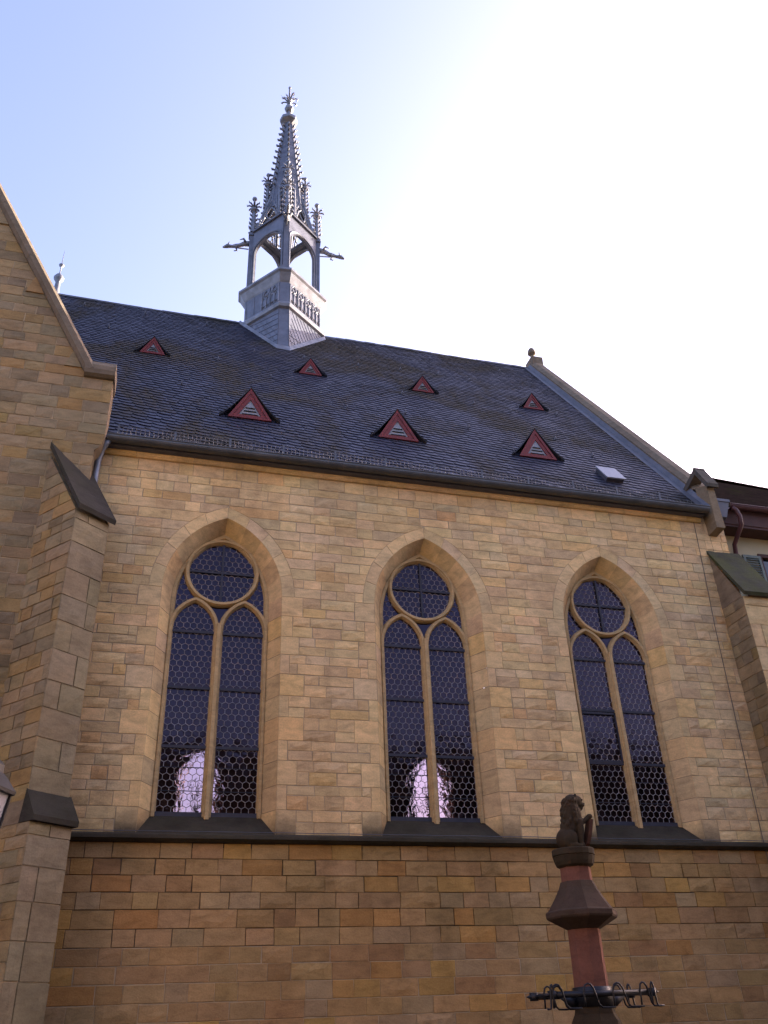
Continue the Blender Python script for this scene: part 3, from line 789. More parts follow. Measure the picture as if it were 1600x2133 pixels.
def wz(v, z): return (v.x, v.y, z)
bw.hexa([wz(A_, 9.0), wz(B_, 9.0), wz(B_-ow*1.35, 9.0+1.35*1.47), wz(A_-ow*1.35, 9.0+1.35*1.47)],
        [wz(A_+ow*.02, 9.08), wz(B_+ow*.02, 9.08), wz(B_-ow*1.35, 9.13+1.35*1.47), wz(A_-ow*1.35, 9.13+1.35*1.47)])
bw.build('weathering', M_WEATHER, tra); bw = MB()
A2, B2 = Pl+ow*.08-e*.015, Pl+ow*.08+e*(BWd+.04)
bw.hexa([wz(A2, 4.20), wz(B2, 4.20), wz(B2-ow*.3, 4.20), wz(A2-ow*.3, 4.20)], [wz(A2+ow*.01, 4.27), wz(B2+ow*.01, 4.27), wz(B2-ow*.235, 4.64), wz(A2-ow*.235, 4.64)])
bw.build('weathering', M_WEATHER, tra)
for ch in tra.children: ch.location = TL

# ------------------------------------------------------------------ ridge turret (local axes point at its four corner piers)
tur = thing('ridge_turret', 'grey lead-clad gothic ridge turret with crocketed spire and gargoyles astride the slate roof', 'turret', (2.95, 6.7, 20.9), radians(-6))
def octs(s, c): return [(c, -s), (s, -c), (s, c), (c, s), (-c, s), (-s, c), (-s, -c), (-c, -s)]
Z0 = 20.9
def ring(s, c, z): return [(x, y, z-Z0) for x, y in octs(s, c)]
sk = MB(); sk.loft([ring(1.66, .17, 17.6), ring(1.50, .16, 18.85), ring(1.25, .15, 20.62)], cap=False); sk.build('skirt', M_LEADB, tur)
se = MB()
def onface(fi, u, z, out=.0):       # fi 0: right front face, 1: left front face ; u 0..1 from the front corner
    t = (z-18.85)/(20.62-18.85); s = 1.50+(1.25-1.50)*t; c = .16-.01*t
    a, b = Vector((c, -s)), Vector((s, -c)); p = a+(b-a)*u; n = Vector((1, -1)).normalized()*out; p = p+n
    return ((p.x if fi == 0 else -p.x), p.y, z-Z0)
for i in range(13):
    u0_ = i/9-.35
    pts = [(u0_+.55*k/6, 20.58-1.9*k/6) for k in range(7)]; pts = [q for q in pts if 0 <= q[0] <= 1]
    if len(pts) > 1: se.tube([onface(0, u, z, .004) for u, z in pts], .007, 4)
    pts = [(u0_+.75-.62*k/8, 20.58-1.9*k/8) for k in range(9)]; pts = [q for q in pts if 0 <= q[0] <= 1]
    if len(pts) > 1: se.tube([onface(1, u, z, .004) for u, z in pts], .007, 4)
for z in [18.7+.24*k for k in range(8)]:
    se.tube([onface(1, u/6, z+u*.03, .004) for u in range(7)], .007, 4)
    if z < 19.6: se.tube([onface(0, u/6, z+u*.02, .004) for u in range(7)], .007, 4)
for s in (-1, 1):
    se.tube([(s*.165, -1.505, 18.85-Z0), (s*.153, -1.255, 20.6-Z0)], .012, 5)
se.build('sheet_seam', M_ZINCD, tur)
bf = MB()       # pale flashing where the skirt meets the roof
def roofz(y): return RZ-(RY-y)*tz/ty
co, si_ = cos(radians(-6)), sin(radians(-6))
def fl_pt(x, y):
    wy = 6.7+x*si_+y*co; return (x, y, min(roofz(wy), RZ)+.03-Z0)
path = [(-1.30, -.0), (-1.30, -.18), (-.19, -1.53), (.19, -1.53), (1.30, -.18), (1.30, 0)]
for a, b in zip(path[:-1], path[1:]):
    q = [(a[0]+(b[0]-a[0])*k/6, a[1]+(b[1]-a[1])*k/6) for k in range(7)]
    bf.loft([[fl_pt(x*.985, y*.985), tuple(Vector(fl_pt(x, y))+Vector((0, 0, .10))), fl_pt(x*1.06, y*1.06)] for x, y in q], closed=False)
bf.build('lead_apron', M_ZINC, tur)
lcn = MB(); lcn.loft([ring(1.24, .15, 20.6), ring(1.33, .16, 20.66), ring(1.36, .17, 20.74), ring(1.34, .17, 20.80), ring(1.24, .16, 20.93)]); lcn.build('lower_cornice', M_ZINC, tur)
pn = MB(); pn.loft([ring(1.19, .15, 20.9), ring(1.20, .15, 21.8)]); pn.build('parapet', M_LEADB, tur)
pt_ = MB()
def fpt(fi, u, z, out):
    a, b = Vector((.15, -1.195)), Vector((1.195, -.15)); p = a+(b-a)*u+Vector((1, -1)).normalized()*out
    return ((p.x if fi == 0 else -p.x), p.y, z-Z0)
def relief(fi, u0_, u1_, nb):
    for i in range(nb):
        a, b = u0_+(u1_-u0_)*i/nb, u0_+(u1_-u0_)*(i+1)/nb; w = b-a
        pt_.tube([fpt(fi, a, 20.98, .012), fpt(fi, a, 21.74, .012)], .020, 4); pt_.tube([fpt(fi, b, 20.98, .012), fpt(fi, b, 21.74, .012)], .020, 4)
        for j in range(2):
            c = a+w*(.25+.5*j)
            pts = [(c-w*.22, 20.98), (c-w*.22, 21.28)]+[(c+w*.22*x, 21.28+.17*z) for x, z in ((-.9, .45), (-.5, .8), (0, 1), (.5, .8), (.9, .45))]+[(c+w*.22, 21.28), (c+w*.22, 20.98)]
            pt_.tube([fpt(fi, u, z, .012) for u, z in pts], .016, 4)
        pt_.tube([fpt(fi, a+w*(.5+.26*cos(t*pi/4)), 21.58+.10*sin(t*pi/4), .012) for t in range(9)], .016, 4)
        pt_.tube([fpt(fi, a+w*q, z, .012) for q, z in ((0, 21.45), (.2, 21.62), (.5, 21.75), (.8, 21.62), (1, 21.45))], .016, 4)
    for z in (20.97, 21.08): pt_.tube([fpt(fi, u0_, z, .012), fpt(fi, u1_, z, .012)], .018, 4)
relief(0, .02, .98, 4); relief(1, .02, .5, 2)
for u in (.5, .72, .95): pt_.tube([fpt(1, u, 20.95, .006), fpt(1, u, 21.78, .006)], .010, 4)
pt_.build('parapet_tracery', M_ZINC, tur)
ucn = MB(); ucn.loft([ring(1.19, .15, 21.76), ring(1.23, .155, 21.82), ring(1.36, .18, 22.06), ring(1.42, .19, 22.12), ring(1.42, .19, 22.2), ring(1.2, .17, 22.34)]); ucn.build('upper_cornice', M_ZINC, tur)
def fleuron(mb, x, y, z, k=1., nl=8):
    mb.lathe([(.035*k, z-.02), (.03*k, z+.30*k)], 6, (x, y))
    for i in range(nl):
        a = 2*pi*i/nl; c_, s_ = cos(a), sin(a)
        mb.tube([(x+c_*r*k, y+s_*r*k, z+h*k) for r, h in ((.03, .03), (.09, .08), (.15, .10), (.20, .06), (.21, .13))], [.022*k, .026*k, .028*k, .022*k, .010*k], 5)
    mb.ball((x, y, z+.40*k), .075*k, 8, 6)
def crocket(mb, x, y, z, dx, dy, k=.06):
    mb.tube([(x, y, z), (x+dx*k*.9, y+dy*k*.9, z+k*.25), (x+dx*k*1.3, y+dy*k*1.3, z+k*.9)], [k*.28, k*.5, k*.22], 5)
def pinnacle(r, az, zb, zt, w, fz):
    mb = MB(); c_, s_ = cos(az), sin(az); x, y = r*c_, r*s_
    mb.lathe([(w*.62, zb-Z0), (w*.36, zt-Z0), (w*.36, zt-Z0+.02), (w*.72, zt-Z0+.10), (w*.74, zt-Z0+.18), (w*.3, zt-Z0+.26)], 8, (x, y), pi/8)
    n = int((zt-zb)/.19)
    for i in range(n):
        z = zb+.12+(zt-zb-.15)*i/max(1, n-1); rr = w*(.62-.26*(z-zb)/(zt-zb))
        for j in range(4):
            a = az+pi/4*(2*j+1); crocket(mb, x+rr*cos(a), y+rr*sin(a), z-Z0, cos(a), sin(a), .075)
    fleuron(mb, x, y, zt+.24-Z0, fz)
    return mb
pier0 = MB()
for k in range(4):
    az = k*pi/2; c_, s_ = cos(az), sin(az)
    pm = MB()
    def P2(r, t, z): return (r*c_-t*s_, r*s_+t*c_, z-Z0)
    for (ra, rb_, hw) in ((1.0, 1.19, .08), (.94, 1.0, .095)):
        pm.hexa([P2(ra, -hw, 22.2), P2(rb_, -hw, 22.2), P2(rb_, hw, 22.2), P2(ra, hw, 22.2)], [P2(ra, -hw, 24.95), P2(rb_, -hw, 24.95), P2(rb_, hw, 24.95), P2(ra, hw, 24.95)])
    for ra, rb_ in ((.96, 1.22),):
        pm.hexa([P2(ra, -.12, 24.95), P2(rb_, -.12, 24.95), P2(rb_, .12, 24.95), P2(ra, .12, 24.95)], [P2(1.05, -.03, 25.3), P2(1.13, -.03, 25.3), P2(1.13, .03, 25.3), P2(1.05, .03, 25.3)])
    pm.hexa([P2(.96, -.135, 22.36), P2(1.225, -.135, 22.36), P2(1.225, .135, 22.36), P2(.96, .135, 22.36)], [P2(.97, -.11, 22.5), P2(1.21, -.11, 22.5), P2(1.21, .11, 22.5), P2(.97, .11, 22.5)])
    pm.build('pier', M_LEADB, tur)
    pinnacle(1.09, az, 25.15, 26.15, .19, 1.2).build('pinnacle', M_ZINC, tur)
    pinnacle(.66, az, 25.2, 27.55, .17, 1.05).build('pinnacle', M_ZINC, tur)
    # gargoyle: long-bodied beast on a strut
    gg = MB()
    ax = [(1.18, 24.62, .10), (1.35, 24.60, .085), (1.5, 24.50, .07), (1.62, 24.46, .075), (1.74, 24.42, .055), (1.82, 24.42, .06), (1.9, 24.42, .075), (1.98, 24.37, .05), (2.05, 24.34, .022)]
    gg.tube([P2(r, 0, z) for r, z, q in ax], [q for r, z, q in ax], 8)
    gg.tube([P2(1.2, 0, 24.36), P2(1.75, 0, 24.38)], .022, 5)
    for t in (-1, 1):
        gg.tube([P2(1.88, t*.03, 24.47), P2(1.84, t*.07, 24.56)], [.03, .008], 5)
        gg.tube([P2(1.62, t*.05, 24.46), P2(1.58, t*.10, 24.36), P2(1.68, t*.10, 24.33)], [.035, .03, .018], 5)
        gg.tube([P2(1.30, t*.06, 24.6), P2(1.38, t*.13, 24.70), P2(1.5, t*.14, 24.62)], [.05, .04, .012], 5)
    gg.build('gargoyle', M_ZINC, tur, smooth=True)
# arcades between the piers
for k in range(4):
    az = k*pi/2+pi/4; c_, s_ = cos(az), sin(az); am = MB(); d = .765; hl = .68
    def P3(o, t, z): return ((d+o)*c_-t*s_, (d+o)*s_+t*c_, z-Z0)
    hwo, spo, rso = (.60, 23.95, .52) if k in (2, 3) else (.63, 24.38, .64)
    ar = arch_pts(hwo, spo, max(rso, hwo*1.001) if False else rso, 10) if rso >= hwo else [(hwo*cos(pi/2*i/10), spo+rso*sin(pi/2*i/10)) for i in range(11)]; op = [(hwo, 22.3)]+ar; op = op+[(-x, z) for x, z in op[::-1][1:]]
    outer = []
    for x, z in op:
        outer.append((hl if x > 0 else -hl if x < 0 else 0, min(25.08, z if z < 23.75 else z)))
    # two shells (front and back) as strips from the opening out to the frame
    for o, flip in ((.05, False), (-.05, True)):
        for i in range(len(op)-1):
            (x0, z0), (x1, z1) = op[i], op[i+1]
            s = 1 if (x0+x1) > 0 else -1
            q = [P3(o, x0, z0), P3(o, s*hl, z0), P3(o, s*hl, z1), P3(o, x1, z1)]
            am.add(q, [(0, 1, 2, 3)])
        am.add([P3(o, -hl, spo+rso), P3(o, hl, spo+rso), P3(o, hl, 25.05), P3(o, -hl, 25.05)], [(0, 1, 2, 3)])
    am.loft([[P3(.05, x, z), P3(-.05, x, z)] for x, z in op], closed=False)
    am.tube([P3(.06, x*1.12, z+.05 if z > 23 else z) for x, z in op], .028, 5)
    am.hexa([P3(.12, -hl, 25.05), P3(.12, hl, 25.05), P3(-.2, hl, 25.05), P3(-.2, -hl, 25.05)], [P3(.10, -hl, 25.13), P3(.10, hl, 25.13), P3(-.2, hl, 25.2), P3(-.2, -hl, 25.2)])
    am.build('arcade', M_LEADB, tur)
    # traceried gable in front of the spire face
    gm = MB(); lean = .50/2.9
    def P4(t, z, o=0.): rr = .80-(z-25.1)*lean+o; return (rr*c_-t*s_, rr*s_+t*c_, z-Z0)
    def gbar(pts, r): gm.tube([P4(t, z, .05) for t, z in pts], r, 5)
    for s in (-1, 1):
        gbar([(s*.50, 25.15), (s*.02, 27.75)], .05); gbar([(s*.40, 25.15), (s*.0, 27.2)], .022)
        gbar([(s*.36, 25.2), (s*.2, 25.65), (0, 25.95)], .028); gbar([(s*.30, 25.7), (s*.1, 26.1), (0, 26.45)], .024)
        gbar([(0, 25.25), (s*.12, 25.5), (s*.22, 25.9)], .022)
        for i in range(8):
            f_ = (i+.5)/8; p = P4(s*(.50-.46*f_)*1.08, 25.15+2.6*f_, .06); q = P4(s*(.50-.46*f_)*2, 25.15+2.6*f_, .06); dd = (Vector(q)-Vector(p)); dd.normalize()
            crocket(gm, *p, dd.x, dd.y, .08)
    gbar([(-.5, 25.16), (.5, 25.16)], .035)
    gm.add([P4(-.30, 26.0), P4(.30, 26.0), P4(0, 27.6)], [(0, 1, 2)], mi=1)  # dark panel stands in for the shaded opening behind the tracery
    q = P4(0, 27.75, .05); gm.lathe([(.045, q[2]-.2), (.045, q[2]), (.10, q[2]+.07), (.10, q[2]+.13), (.03, q[2]+.2)], 8, (q[0], q[1])); fleuron(gm, q[0], q[1], q[2]+.17, .62)
    gm.build('traceried_gable', [M_ZINC, M_ZINCD], tur)
spm = MB()
def spr_(z): return .80-(z-25.1)*(.80-.15)/(31.25-25.1)
spm.lathe([(spr_(z), z-Z0) for z in (26.0, 27, 29, 31.25)], 8)
for z in (27.9, 28.9, 29.7, 30.5): spm.lathe([(spr_(z)+.003, z-Z0), (spr_(z)+.006, z+.012-Z0), (spr_(z+.02)+.002, z+.03-Z0)], 8, cap=False)
for i in range(8):
    a = i*pi/4
    spm.tube([((spr_(z)+.0)*cos(a), (spr_(z)+.0)*sin(a), z-Z0) for z in (26.0, 31.2)], .016, 4)
spm.build('spire', M_LEADB, tur)
ck = MB(); crocket(ck, 0, 0, 0, 1, 0, .10); ck0 = ck.build('spire_crocket', M_ZINC, tur, smooth=True)
for i in range(8):
    a = i*pi/4
    for j in range(12):
        z = 27.2+j*.335; o = ck0 if i+j == 0 else ck0.copy()
        if i+j: COL.objects.link(o); o.parent = tur
        o.location = (spr_(z)*cos(a), spr_(z)*sin(a), z-Z0); o.rotation_euler = (0, 0, a)
tf = MB()
tf.lathe([(.16, 31.2-Z0), (.33, 31.33-Z0), (.34, 31.47-Z0), (.30, 31.5-Z0), (.12, 31.56-Z0), (.09, 31.8-Z0), (.055, 32.0-Z0), (.10, 32.02-Z0), (.165, 32.10-Z0), (.18, 32.17-Z0), (.15, 32.26-Z0), (.06, 32.33-Z0), (.045, 32.5-Z0), (.035, 33.5-Z0)], 8)
for i in range(8):
    a = i*pi/4+.2; k = random.uniform(.8, 1.25)
    tf.tube([(r*k*cos(a+t), r*k*sin(a+t), 32.5-Z0+h*k) for r, h, t in ((.03, 0, 0), (.13, .16, .1), (.26, .22, .15), (.34, .17, .2), (.31, .09, .25), (.25, .13, .3))], [.03, .03, .028, .026, .02, .01], 5)
    tf.tube([(r*k*cos(a-.3), r*k*sin(a-.3), 32.72-Z0+h*k) for r, h in ((.03, 0), (.10, .14), (.20, .18), (.24, .26))], [.024, .024, .02, .008], 5)
tf.ball((0, 0, 33.5-Z0), .06, 8, 6); tf.tube([(.1, .05, 32.8-Z0), (.36, .1, 33.15-Z0)], .006, 4); tf.tube([(-.1, .05, 32.8-Z0), (-.33, .05, 33.05-Z0)], .006, 4)
tf.build('spire_finial', M_ZINC, tur)

# ------------------------------------------------------------------ neighbouring plastered house
ho = thing('plaster_house', 'cream plastered house with brown tiled roof and maroon rain pipe beyond the nave', 'house', (16, 5, 0))
HO = (-16, -5, 0); YH = 1.2
hw = MB(); WXA, WXB, WZA, WZB = 13.62, 14.72, 9.7, 11.08
for x0, x1, z0, z1 in ((11.9, WXA, 0, 11.52), (WXB, 34, 0, 11.52), (WXA, WXB, 0, WZA), (WXA, WXB, WZB, 11.52)):  # unseen far end drawn out to keep the low sun off the column
    hw.add([(x0, YH, z0), (x1, YH, z0), (x1, YH, z1), (x0, YH, z1)], [(0, 1, 2, 3)])
hw.add([(34, YH, 0), (34, 9.5, 0), (34, 9.5, 11.52), (34, YH, 11.52)], [(0, 1, 2, 3)]); hw.add([(11.9, YH, 0), (11.9, 9.5, 0), (11.9, 9.5, 11.52), (11.9, YH, 11.52)], [(3, 2, 1, 0)])
hw.build('wall', M_PLASTER, ho)
hr = MB()
hr.hexa([(11.9, YH-.45, 11.98), (34, YH-.45, 11.98), (34, 5.6, 15.2), (11.9, 5.6, 16.5)], [(11.9, YH-.45, 12.06), (34, YH-.45, 12.06), (34, 5.6, 15.31), (11.9, 5.6, 16.62)])
hr.hexa([(11.9, 10, 11.96), (34, 10, 11.96), (34, 5.6, 15.17), (11.9, 5.6, 16.48)], [(11.9, 10, 12.06), (34, 10, 12.06), (34, 5.61, 15.30), (11.9, 5.61, 16.61)])
x = 11.95
while x < 33.5: 
    zr = 16.61-.0594*(x-11.9); hr.loft([[(xx, 5.6+.13*cos(t), zr+dz_+.11*sin(t)) for t in [pi*j/5 for j in range(6)]] for xx, dz_ in ((x, .015), (x+.42, -.02))], closed=False); x += .38
hr.build('roof', M_TILE, ho)
hb = MB(); hb.box(11.9, 34, YH-.42, YH-.0, 11.50, 11.56); hb.box(11.9, 34, YH-.44, YH-.40, 11.56, 11.97); hb.build('eave_board', M_EAVE, ho)
hg = MB(); q = [(YH-.55+.09*cos(a), 12.0+.09*sin(a)) for a in [pi+pi*i/8 for i in range(9)]]
hg.loft([[(x, y, z) for y, z in q] for x in (12.72, 34)], closed=False); hg.tube([(12.72, YH-.64, 12.0), (34, YH-.64, 12.0)], .014, 6); hg.build('gutter', M_MAROON, ho)
hp_ = MB(); hp_.tube([(12.78, .62, 11.93), (12.86, .61, 11.86), (12.93, .62, 11.70), (12.94, .66, 11.50), (12.93, .82, 11.36), (12.93, 1.04, 11.18), (12.96, 1.11, 10.98), (13.0, 1.12, 10.7), (13.05, 1.12, 10.3), (13.05, 1.12, .2)], .055, 10); hp_.build('downpipe', M_MAROON, ho, smooth=True)
hh = MB(); hh.hexa([(12.3, YH-.6, 11.62), (12.55, YH-.6, 11.62), (12.62, YH-.2, 11.62), (12.3, YH-.2, 11.62)], [(12.2, YH-.66, 12.0), (12.66, YH-.66, 12.0), (12.66, YH-.2, 12.0), (12.2, YH-.2, 12.0)]); hh.box(12.18, 12.68, YH-.68, YH-.19, 12.0, 12.07)
hh.build('rain_hopper', flat_mat('hopper_zinc', (.11, .115, .14), .6, .2, .15), ho)
sh = MB(); sx0, sx1, sz0, sz1 = 13.14, 13.62, 9.72, 10.98
for a, b, c_, d_ in ((sx0, sx0+.06, sz0, sz1), (sx1-.06, sx1, sz0, sz1), (sx0+.06, sx1-.06, sz0, sz0+.07), (sx0+.06, sx1-.06, sz1-.07, sz1)): sh.box(a, b, YH-.09, YH-.04, c_, d_)
z = sz0+.09
while z < sz1-.1: sh.hexa([(sx0+.06, YH-.085, z), (sx1-.06, YH-.085, z), (sx1-.06, YH-.05, z+.03), (sx0+.06, YH-.05, z+.03)], [(sx0+.06, YH-.085, z+.015), (sx1-.06, YH-.085, z+.015), (sx1-.06, YH-.05, z+.045), (sx0+.06, YH-.05, z+.045)]); z += .062
sh.build('shutter', M_SHUT, ho)
wf = MB()
for a, b, c_, d_ in ((WXA, WXA+.09, WZA, WZB), (WXB-.09, WXB, WZA, WZB), (WXA+.09, WXB-.09, WZB-.09, WZB), (WXA+.09, WXB-.09, WZA, WZA+.09), (14.12, 14.2, WZA+.09, WZB-.09)): wf.box(a, b, YH-.03, YH+.08, c_, d_)
wo = wf.build('window', M_EAVE, ho)
wg = MB(); wg.add([(WXA, YH+.06, WZA), (WXB, YH+.06, WZA), (WXB, YH+.06, WZB), (WXA, YH+.06, WZB)], [(0, 1, 2, 3)]); wg.build('pane', flat_mat('house_glass', (.02, .022, .03), .08, 0, .1, 2, .6), wo)
for ch in ho.children: ch.location = HO

# ------------------------------------------------------------------ fountain column and lion
FX, FY = 4.495, -5.2
fo = thing('fountain_column', 'octagonal red sandstone fountain column with dark spreading cap and iron hooks', 'fountain column', (FX, FY, 0))
def oct_part(name, prof, mat): m_ = MB(); m_.lathe(prof, 8, (0, 0), pi/8+.12); return m_.build(name, mat, fo)
K8 = 1/cos(pi/8)
oct_part('basin', [(1.1, 0), (1.15, .1), (1.1, .15), (1.05, .7), (1.15, .75), (1.15, .85), (.95, .85), (.92, .5), (.3, .5)], M_BROWNSTONE)
oct_part('pedestal', [(.36, .4), (.34, .9), (.30, 1.0), (.26, 1.1), (.24, 1.45), (.28, 1.55), (.235, 1.68), (.20, 1.74), (.185, 1.80), (.175, 1.84)], M_BROWNSTONE)
oct_part('shaft', [(.170, 1.80), (.165, 2.2), (.163, 2.50)], M_REDSTONE)
oct_part('cap', [(.165, 2.475), (.19, 2.487), (.352, 2.572), (.363, 2.59), (.363, 2.632), (.352, 2.642), (.335, 2.65), (.285, 2.72), (.238, 2.79), (.20, 2.855), (.172, 2.92)], M_CAPSTONE)
oct_part('neck', [(.166, 2.895), (.160, 2.93), (.158, 3.07)], M_REDSTONE)
rm = MB(); rm.lathe([(.155, 3.055), (.19, 3.075), (.205, 3.11), (.215, 3.15), (.218, 3.158), (.209, 3.162), (.211, 3.168), (.222, 3.172), (.222, 3.225), (.215, 3.235), (.02, 3.236)], 20); rm.build('plinth', M_BROWNSTONE, fo)
ir = MB(); ir.lathe([(.178, 1.80), (.19, 1.80), (.19, 1.965), (.178, 1.97)], 16)
ra = radians(1.5)
def RP(r, t, z): return (r*cos(ra)-t*sin(ra), r*sin(ra)+t*cos(ra), z)
for t in (-.20, .20):
    ir.tube([RP(-.53, t, 1.905), RP(.55, t, 1.905)], .028, 10)
    for s in (-1, 1):
        ir.lathe([(.045, 1.87), (.045, 1.94)], 8, RP(s*.53, t, 0)[:2]); ir.tube([RP(s*.55, t, 1.905), RP(s*.61, t, 1.905)], [.03, .004], 8)
for s in (-1, 1):
    ir.tube([RP(s*.51, -.22, 1.905), RP(s*.51, .22, 1.905)], .018, 8)
    ir.hexa([RP(s*.19, -.02, 1.80), RP(s*.24, -.02, 1.80), RP(s*.36, -.02, 1.89), RP(s*.19, -.02, 1.89)], [RP(s*.19, .02, 1.80), RP(s*.24, .02, 1.80), RP(s*.36, .02, 1.89), RP(s*.19, .02, 1.89)])
def hook(r, t, flip):
    a = [(-.05, 1.80), (-.045, 1.86), (-.05, 1.92), (-.03, 1.975), (.0, 1.99), (.03, 1.985), (.06, 1.95), (.08, 1.88), (.10, 1.815), (.13, 1.79), (.22, 1.788), (.27, 1.79)]
    ir.tube([RP(r+flip*q, t-.035, z) for q, z in a], .009, 6)
for r, t, f_ in ((-.50, -.2, .9), (-.545, -.2, -.25), (-.17, -.2, 1), (-.30, .2, .9), (-.40, .2, .8), (.14, -.2, 1), (.24, .2, -1), (.42, -.2, .75), (.36, .2, .8), (.52, -.2, .3), (.50, .2, .4)): hook(r, t, f_)
ir.build('iron_hook_rack', M_IRON, fo, smooth=True)

lion = thing('lion_statue', 'weathered brown stone lion seated upright and holding a shield on the round plinth', 'statue', (FX, FY, 3.236))
def lion_mesh():
    m_ = MB()
    def el(c, r, rot=0, tilt=0):
        n0 = len(m_.v); m_.ball((0, 0, 0), r, 14, 10)
        R_ = Matrix.Rotation(tilt, 3, 'Y'); 
        for i in range(n0, len(m_.v)): v = R_ @ Vector(m_.v[i]); m_.v[i] = (v.x+c[0], v.y+c[1], v.z+c[2])
    def limb(pts, rr): m_.tube(pts, rr, 10)
    el((-.095, 0, .105), (.115, .105, .105))                 # haunch mass
    el((-.065, 0, .20), (.095, .092, .13), tilt=.25)         # trunk
    el((-.005, 0, .29), (.088, .09, .115), tilt=.2)          # chest
    for s in (-1, 1):
        el((-.075, s*.085, .085), (.085, .045, .085))        # thigh
        limb([(-.09, s*.1, .03), (.0, s*.105, .022), (.055, s*.1, .018)], [.03, .024, .02])   # hind foot
    # mane
    el((-.045, 0, .375), (.095, .098, .125)); el((-.07, 0, .30), (.075, .09, .12)); el((.005, 0, .32), (.075, .09, .10)); el((-.035, 0, .455), (.085, .085, .075))
    rr = random.Random(5)
    for i in range(70):                                       # locks
        a = rr.uniform(-pi, pi); z = rr.uniform(.24, .50); q = .085 if z < .42 else .072
        if abs(a) < .75 and z > .37: continue
        c = (-.045+q*cos(a), q*1.05*sin(a), z); limb([c, (c[0]+.010*cos(a)-.006, c[1]+.010*sin(a), z-.03), (c[0]+.004*cos(a), c[1]+.004*sin(a), z-.062)], [.013, .017, .006])
    # head, facing +x
    el((.020, 0, .455), (.070, .062, .068)); el((.074, 0, .425), (.046, .038, .033)); el((.072, 0, .392), (.034, .030, .020))
    el((.114, 0, .436), (.014, .020, .014)); el((.056, 0, .482), (.042, .040, .028), tilt=.7)
    for s in (-1, 1):
        el((.082, s*.032, .470), (.014, .012, .010)); el((-.005, s*.062, .505), (.018, .012, .022)); el((.100, s*.02, .418), (.020, .016, .014))
    limb([(.02, 0, .40), (.06, 0, .385), (.07, 0, .36)], [.05, .03, .015])
    # front legs: left planted, right raised on the shield
    limb([(.02, .055, .27), (.05, .065, .16), (.055, .065, .05), (.085, .065, .018)], [.05, .038, .028, .026])
    limb([(.03, -.05, .27), (.05, -.06, .17), (.052, -.065, .05), (.08, -.065, .018)], [.05, .04, .03, .026])
    limb([(.02, -.03, .29), (.09, -.035, .255), (.150, -.03, .30)], [.05, .032, .026]); el((.165, -.03, .308), (.038, .032, .026))
    limb([(-.15, .02, .05), (-.12, .13, .03), (-.03, .15, .02), (.02, .14, .03)], [.02, .018, .016, .022])   # tail
    m_.v = [(x+.025+.14*z, y, z) for x, y, z in m_.v]
    me = bpy.data.meshes.new('body'); me.from_pydata(m_.v, [], m_.f)
    o = bpy.data.objects.new('body', me); COL.objects.link(o)
    rm_ = o.modifiers.new('r', 'REMESH'); rm_.mode = 'VOXEL'; rm_.voxel_size = .0065
    sm_ = o.modifiers.new('s', 'SMOOTH'); sm_.iterations = 2; sm_.factor = .5
    dg = bpy.context.evaluated_depsgraph_get(); dg.update()
    nm = bpy.data.meshes.new_from_object(o.evaluated_get(dg)); o.modifiers.clear(); o.data = nm
    nm.materials.clear(); nm.materials.append(M_BROWNSTONE); nm.polygons.foreach_set('use_smooth', [True]*len(nm.polygons))
    o.parent = lion; return o
lion_mesh()
sdm = MB()
Sh = [(-.075, .27), (.075, .27), (.078, .12), (.05, .04), (0, .0), (-.05, .04), (-.078, .12)]
def SP(t, h, o): return (.135+h*.30+o*.98, t-.02, .008+h*.99-o*.16)
sdm.loft([[SP(t, h, o)for t, h in Sh] for o in (0, .035)]); sdm.build('shield', M_SHIELD, lion)
lion.scale = (.97, .95, 1.07); lion.rotation_euler = (0, 0, radians(-6)); lion.location.x = FX+.0

# ------------------------------------------------------------------ street lantern at the left
la = thing('street_lantern', 'black framed glass street lantern just showing at the left edge', 'lantern', (-.915, -8, -.04))
lp = MB(); lp.lathe([(.10, 0), (.10, .3), (.06, .4), (.045, 1.0), (.04, 2.5), (.05, 2.55), (.03, 2.6)], 12); lp.build('post', M_IRON, la, smooth=True)
lr = MB(); lr.lathe([(.19, 3.055), (.195, 3.075), (.13, 3.16), (.10, 3.19), (.10, 3.24), (.05, 3.29), (.02, 3.36)], 6, (0, 0), .1); lr.build('lantern_roof', M_IRON, la)
lf = MB()
for i in range(6):
    a, b = i*pi/3+.1, (i+1)*pi/3+.1
    lf.tube([(.10*cos(a), .10*sin(a), 2.64), (.165*cos(a), .165*sin(a), 3.06)], .010, 5)
    lf.tube([(.10*cos(a), .10*sin(a), 2.64), (.10*cos(b), .10*sin(b), 2.64)], .012, 5)
lf.lathe([(.03, 2.58), (.10, 2.63), (.10, 2.645)], 6, (0, 0), .1); lf.build('frame', M_IRON, la)
lg = MB(); lg.lathe([(.093, 2.645), (.157, 3.055)], 6, (0, 0), .1, cap=False); lg.build('lantern_pane', flat_mat('milky_glass', (.2, .2, .23), .25, 0, .05), la)

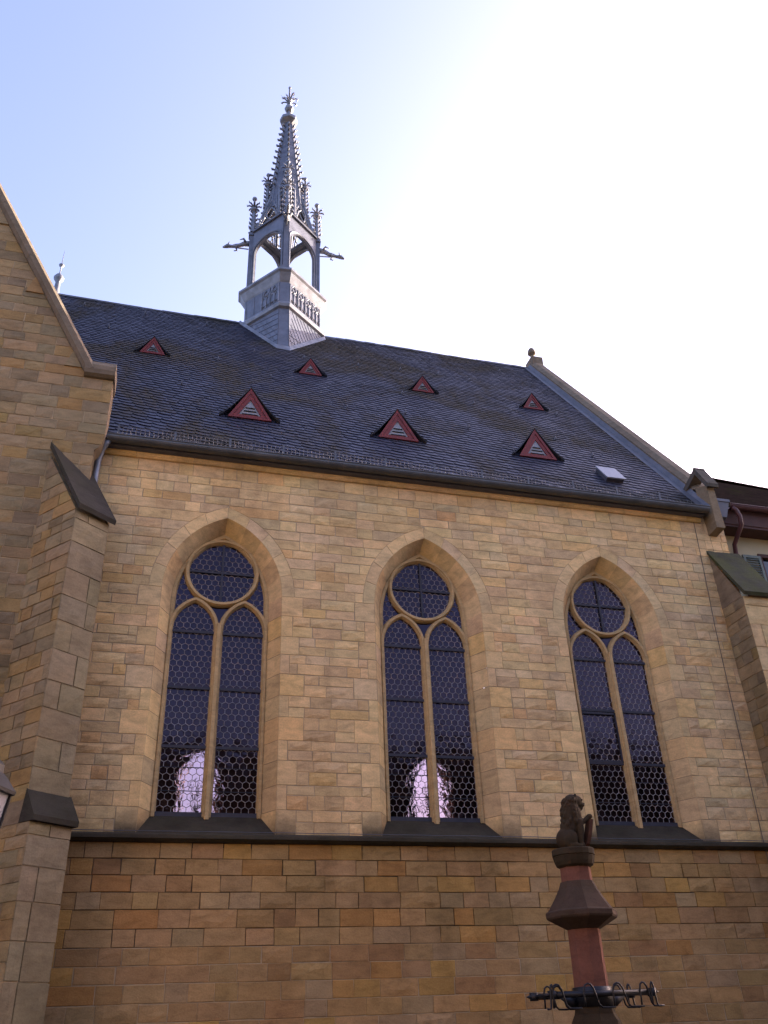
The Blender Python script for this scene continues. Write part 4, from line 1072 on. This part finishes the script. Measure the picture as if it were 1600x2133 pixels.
# ------------------------------------------------------------------ houses across the square, behind the viewer: they shade the foot of the church and show in its glass
def far_house(x0, x1, y, h, rh, col, label):
    t = thing('town_house', label, 'house', ((x0+x1)/2, y, 0)); w = (x1-x0)/2
    m_ = MB(); m_.box(-w, w, -9, 0, 0, h); m_.build('wall', flat_mat('render', col, .9, 0, .1, 1), t)
    r_ = MB(); r_.hexa([(-w, -9.4, h), (-w, .4, h), (-w, -4.5, h+rh)], [(w, -9.4, h), (w, .4, h), (w, -4.5, h+rh)]); r_.build('roof', M_TILE, t)
    d_ = MB(); d_.box(-.6, .6, 0, .05, .02, 2.3); d_.build('door', M_MAROON, t)
    n = int(2*w/2.6)
    w0 = None
    for fl in range(int(h//3)):
        for i in range(n):
            xx = -w+(i+.5)*2*w/n
            if fl == 0 and abs(xx) < 1.3: continue
            if w0 is None:
                f_ = MB(); 
                for a, b, c_, d2 in ((-.55, -.48, 0, 1.5), (.48, .55, 0, 1.5), (-.48, .48, 0, .07), (-.48, .48, 1.43, 1.5), (-.03, .03, .07, 1.43)): f_.box(a, b, -.0, .06, c_, d2)
                o = w0 = f_.build('window', M_LOUV, t); pg = MB(); pg.box(-.48, .48, 0, .02, .07, 1.43); pg.build('pane', M_DARK, w0)
                w0.location = (xx, 0, fl*3+.9)
            else: o = copy_tree(w0, t, (xx, 0, fl*3+.9))
    return t
far_house(-22, -3, -23, 8.5, 4.5, (.48, .38, .26), 'low cream town house across the square behind the viewer')
far_house(-2.8, 14, -24, 9.5, 4.5, (.44, .33, .22), 'wide ochre town house across the square behind the viewer')
far_house(14.2, 36, -23, 10, 4.5, (.48, .41, .32), 'tall pale town house across the square behind the viewer')
ta = far_house(-9, 9, 0, 12, 5, (.3, .22, .15), 'unseen long house added at the left to darken the foot of the church'); ta.location = (-13, -17, 0); ta.rotation_euler = (0, 0, -pi/2)  # side house added out of view to darken the lower church wall
tb = far_house(-8, 8, 0, 12, 5, (.3, .22, .15), 'unseen long house added at the right to darken the foot of the church'); tb.location = (25, -16, 0); tb.rotation_euler = (0, 0, pi/2)  # second added side house, unseen, likewise blocks sky from the wall foot
for t in bpy.data.objects:
    if t.name.startswith('town_house'): t['group'] = 'town houses round the square'
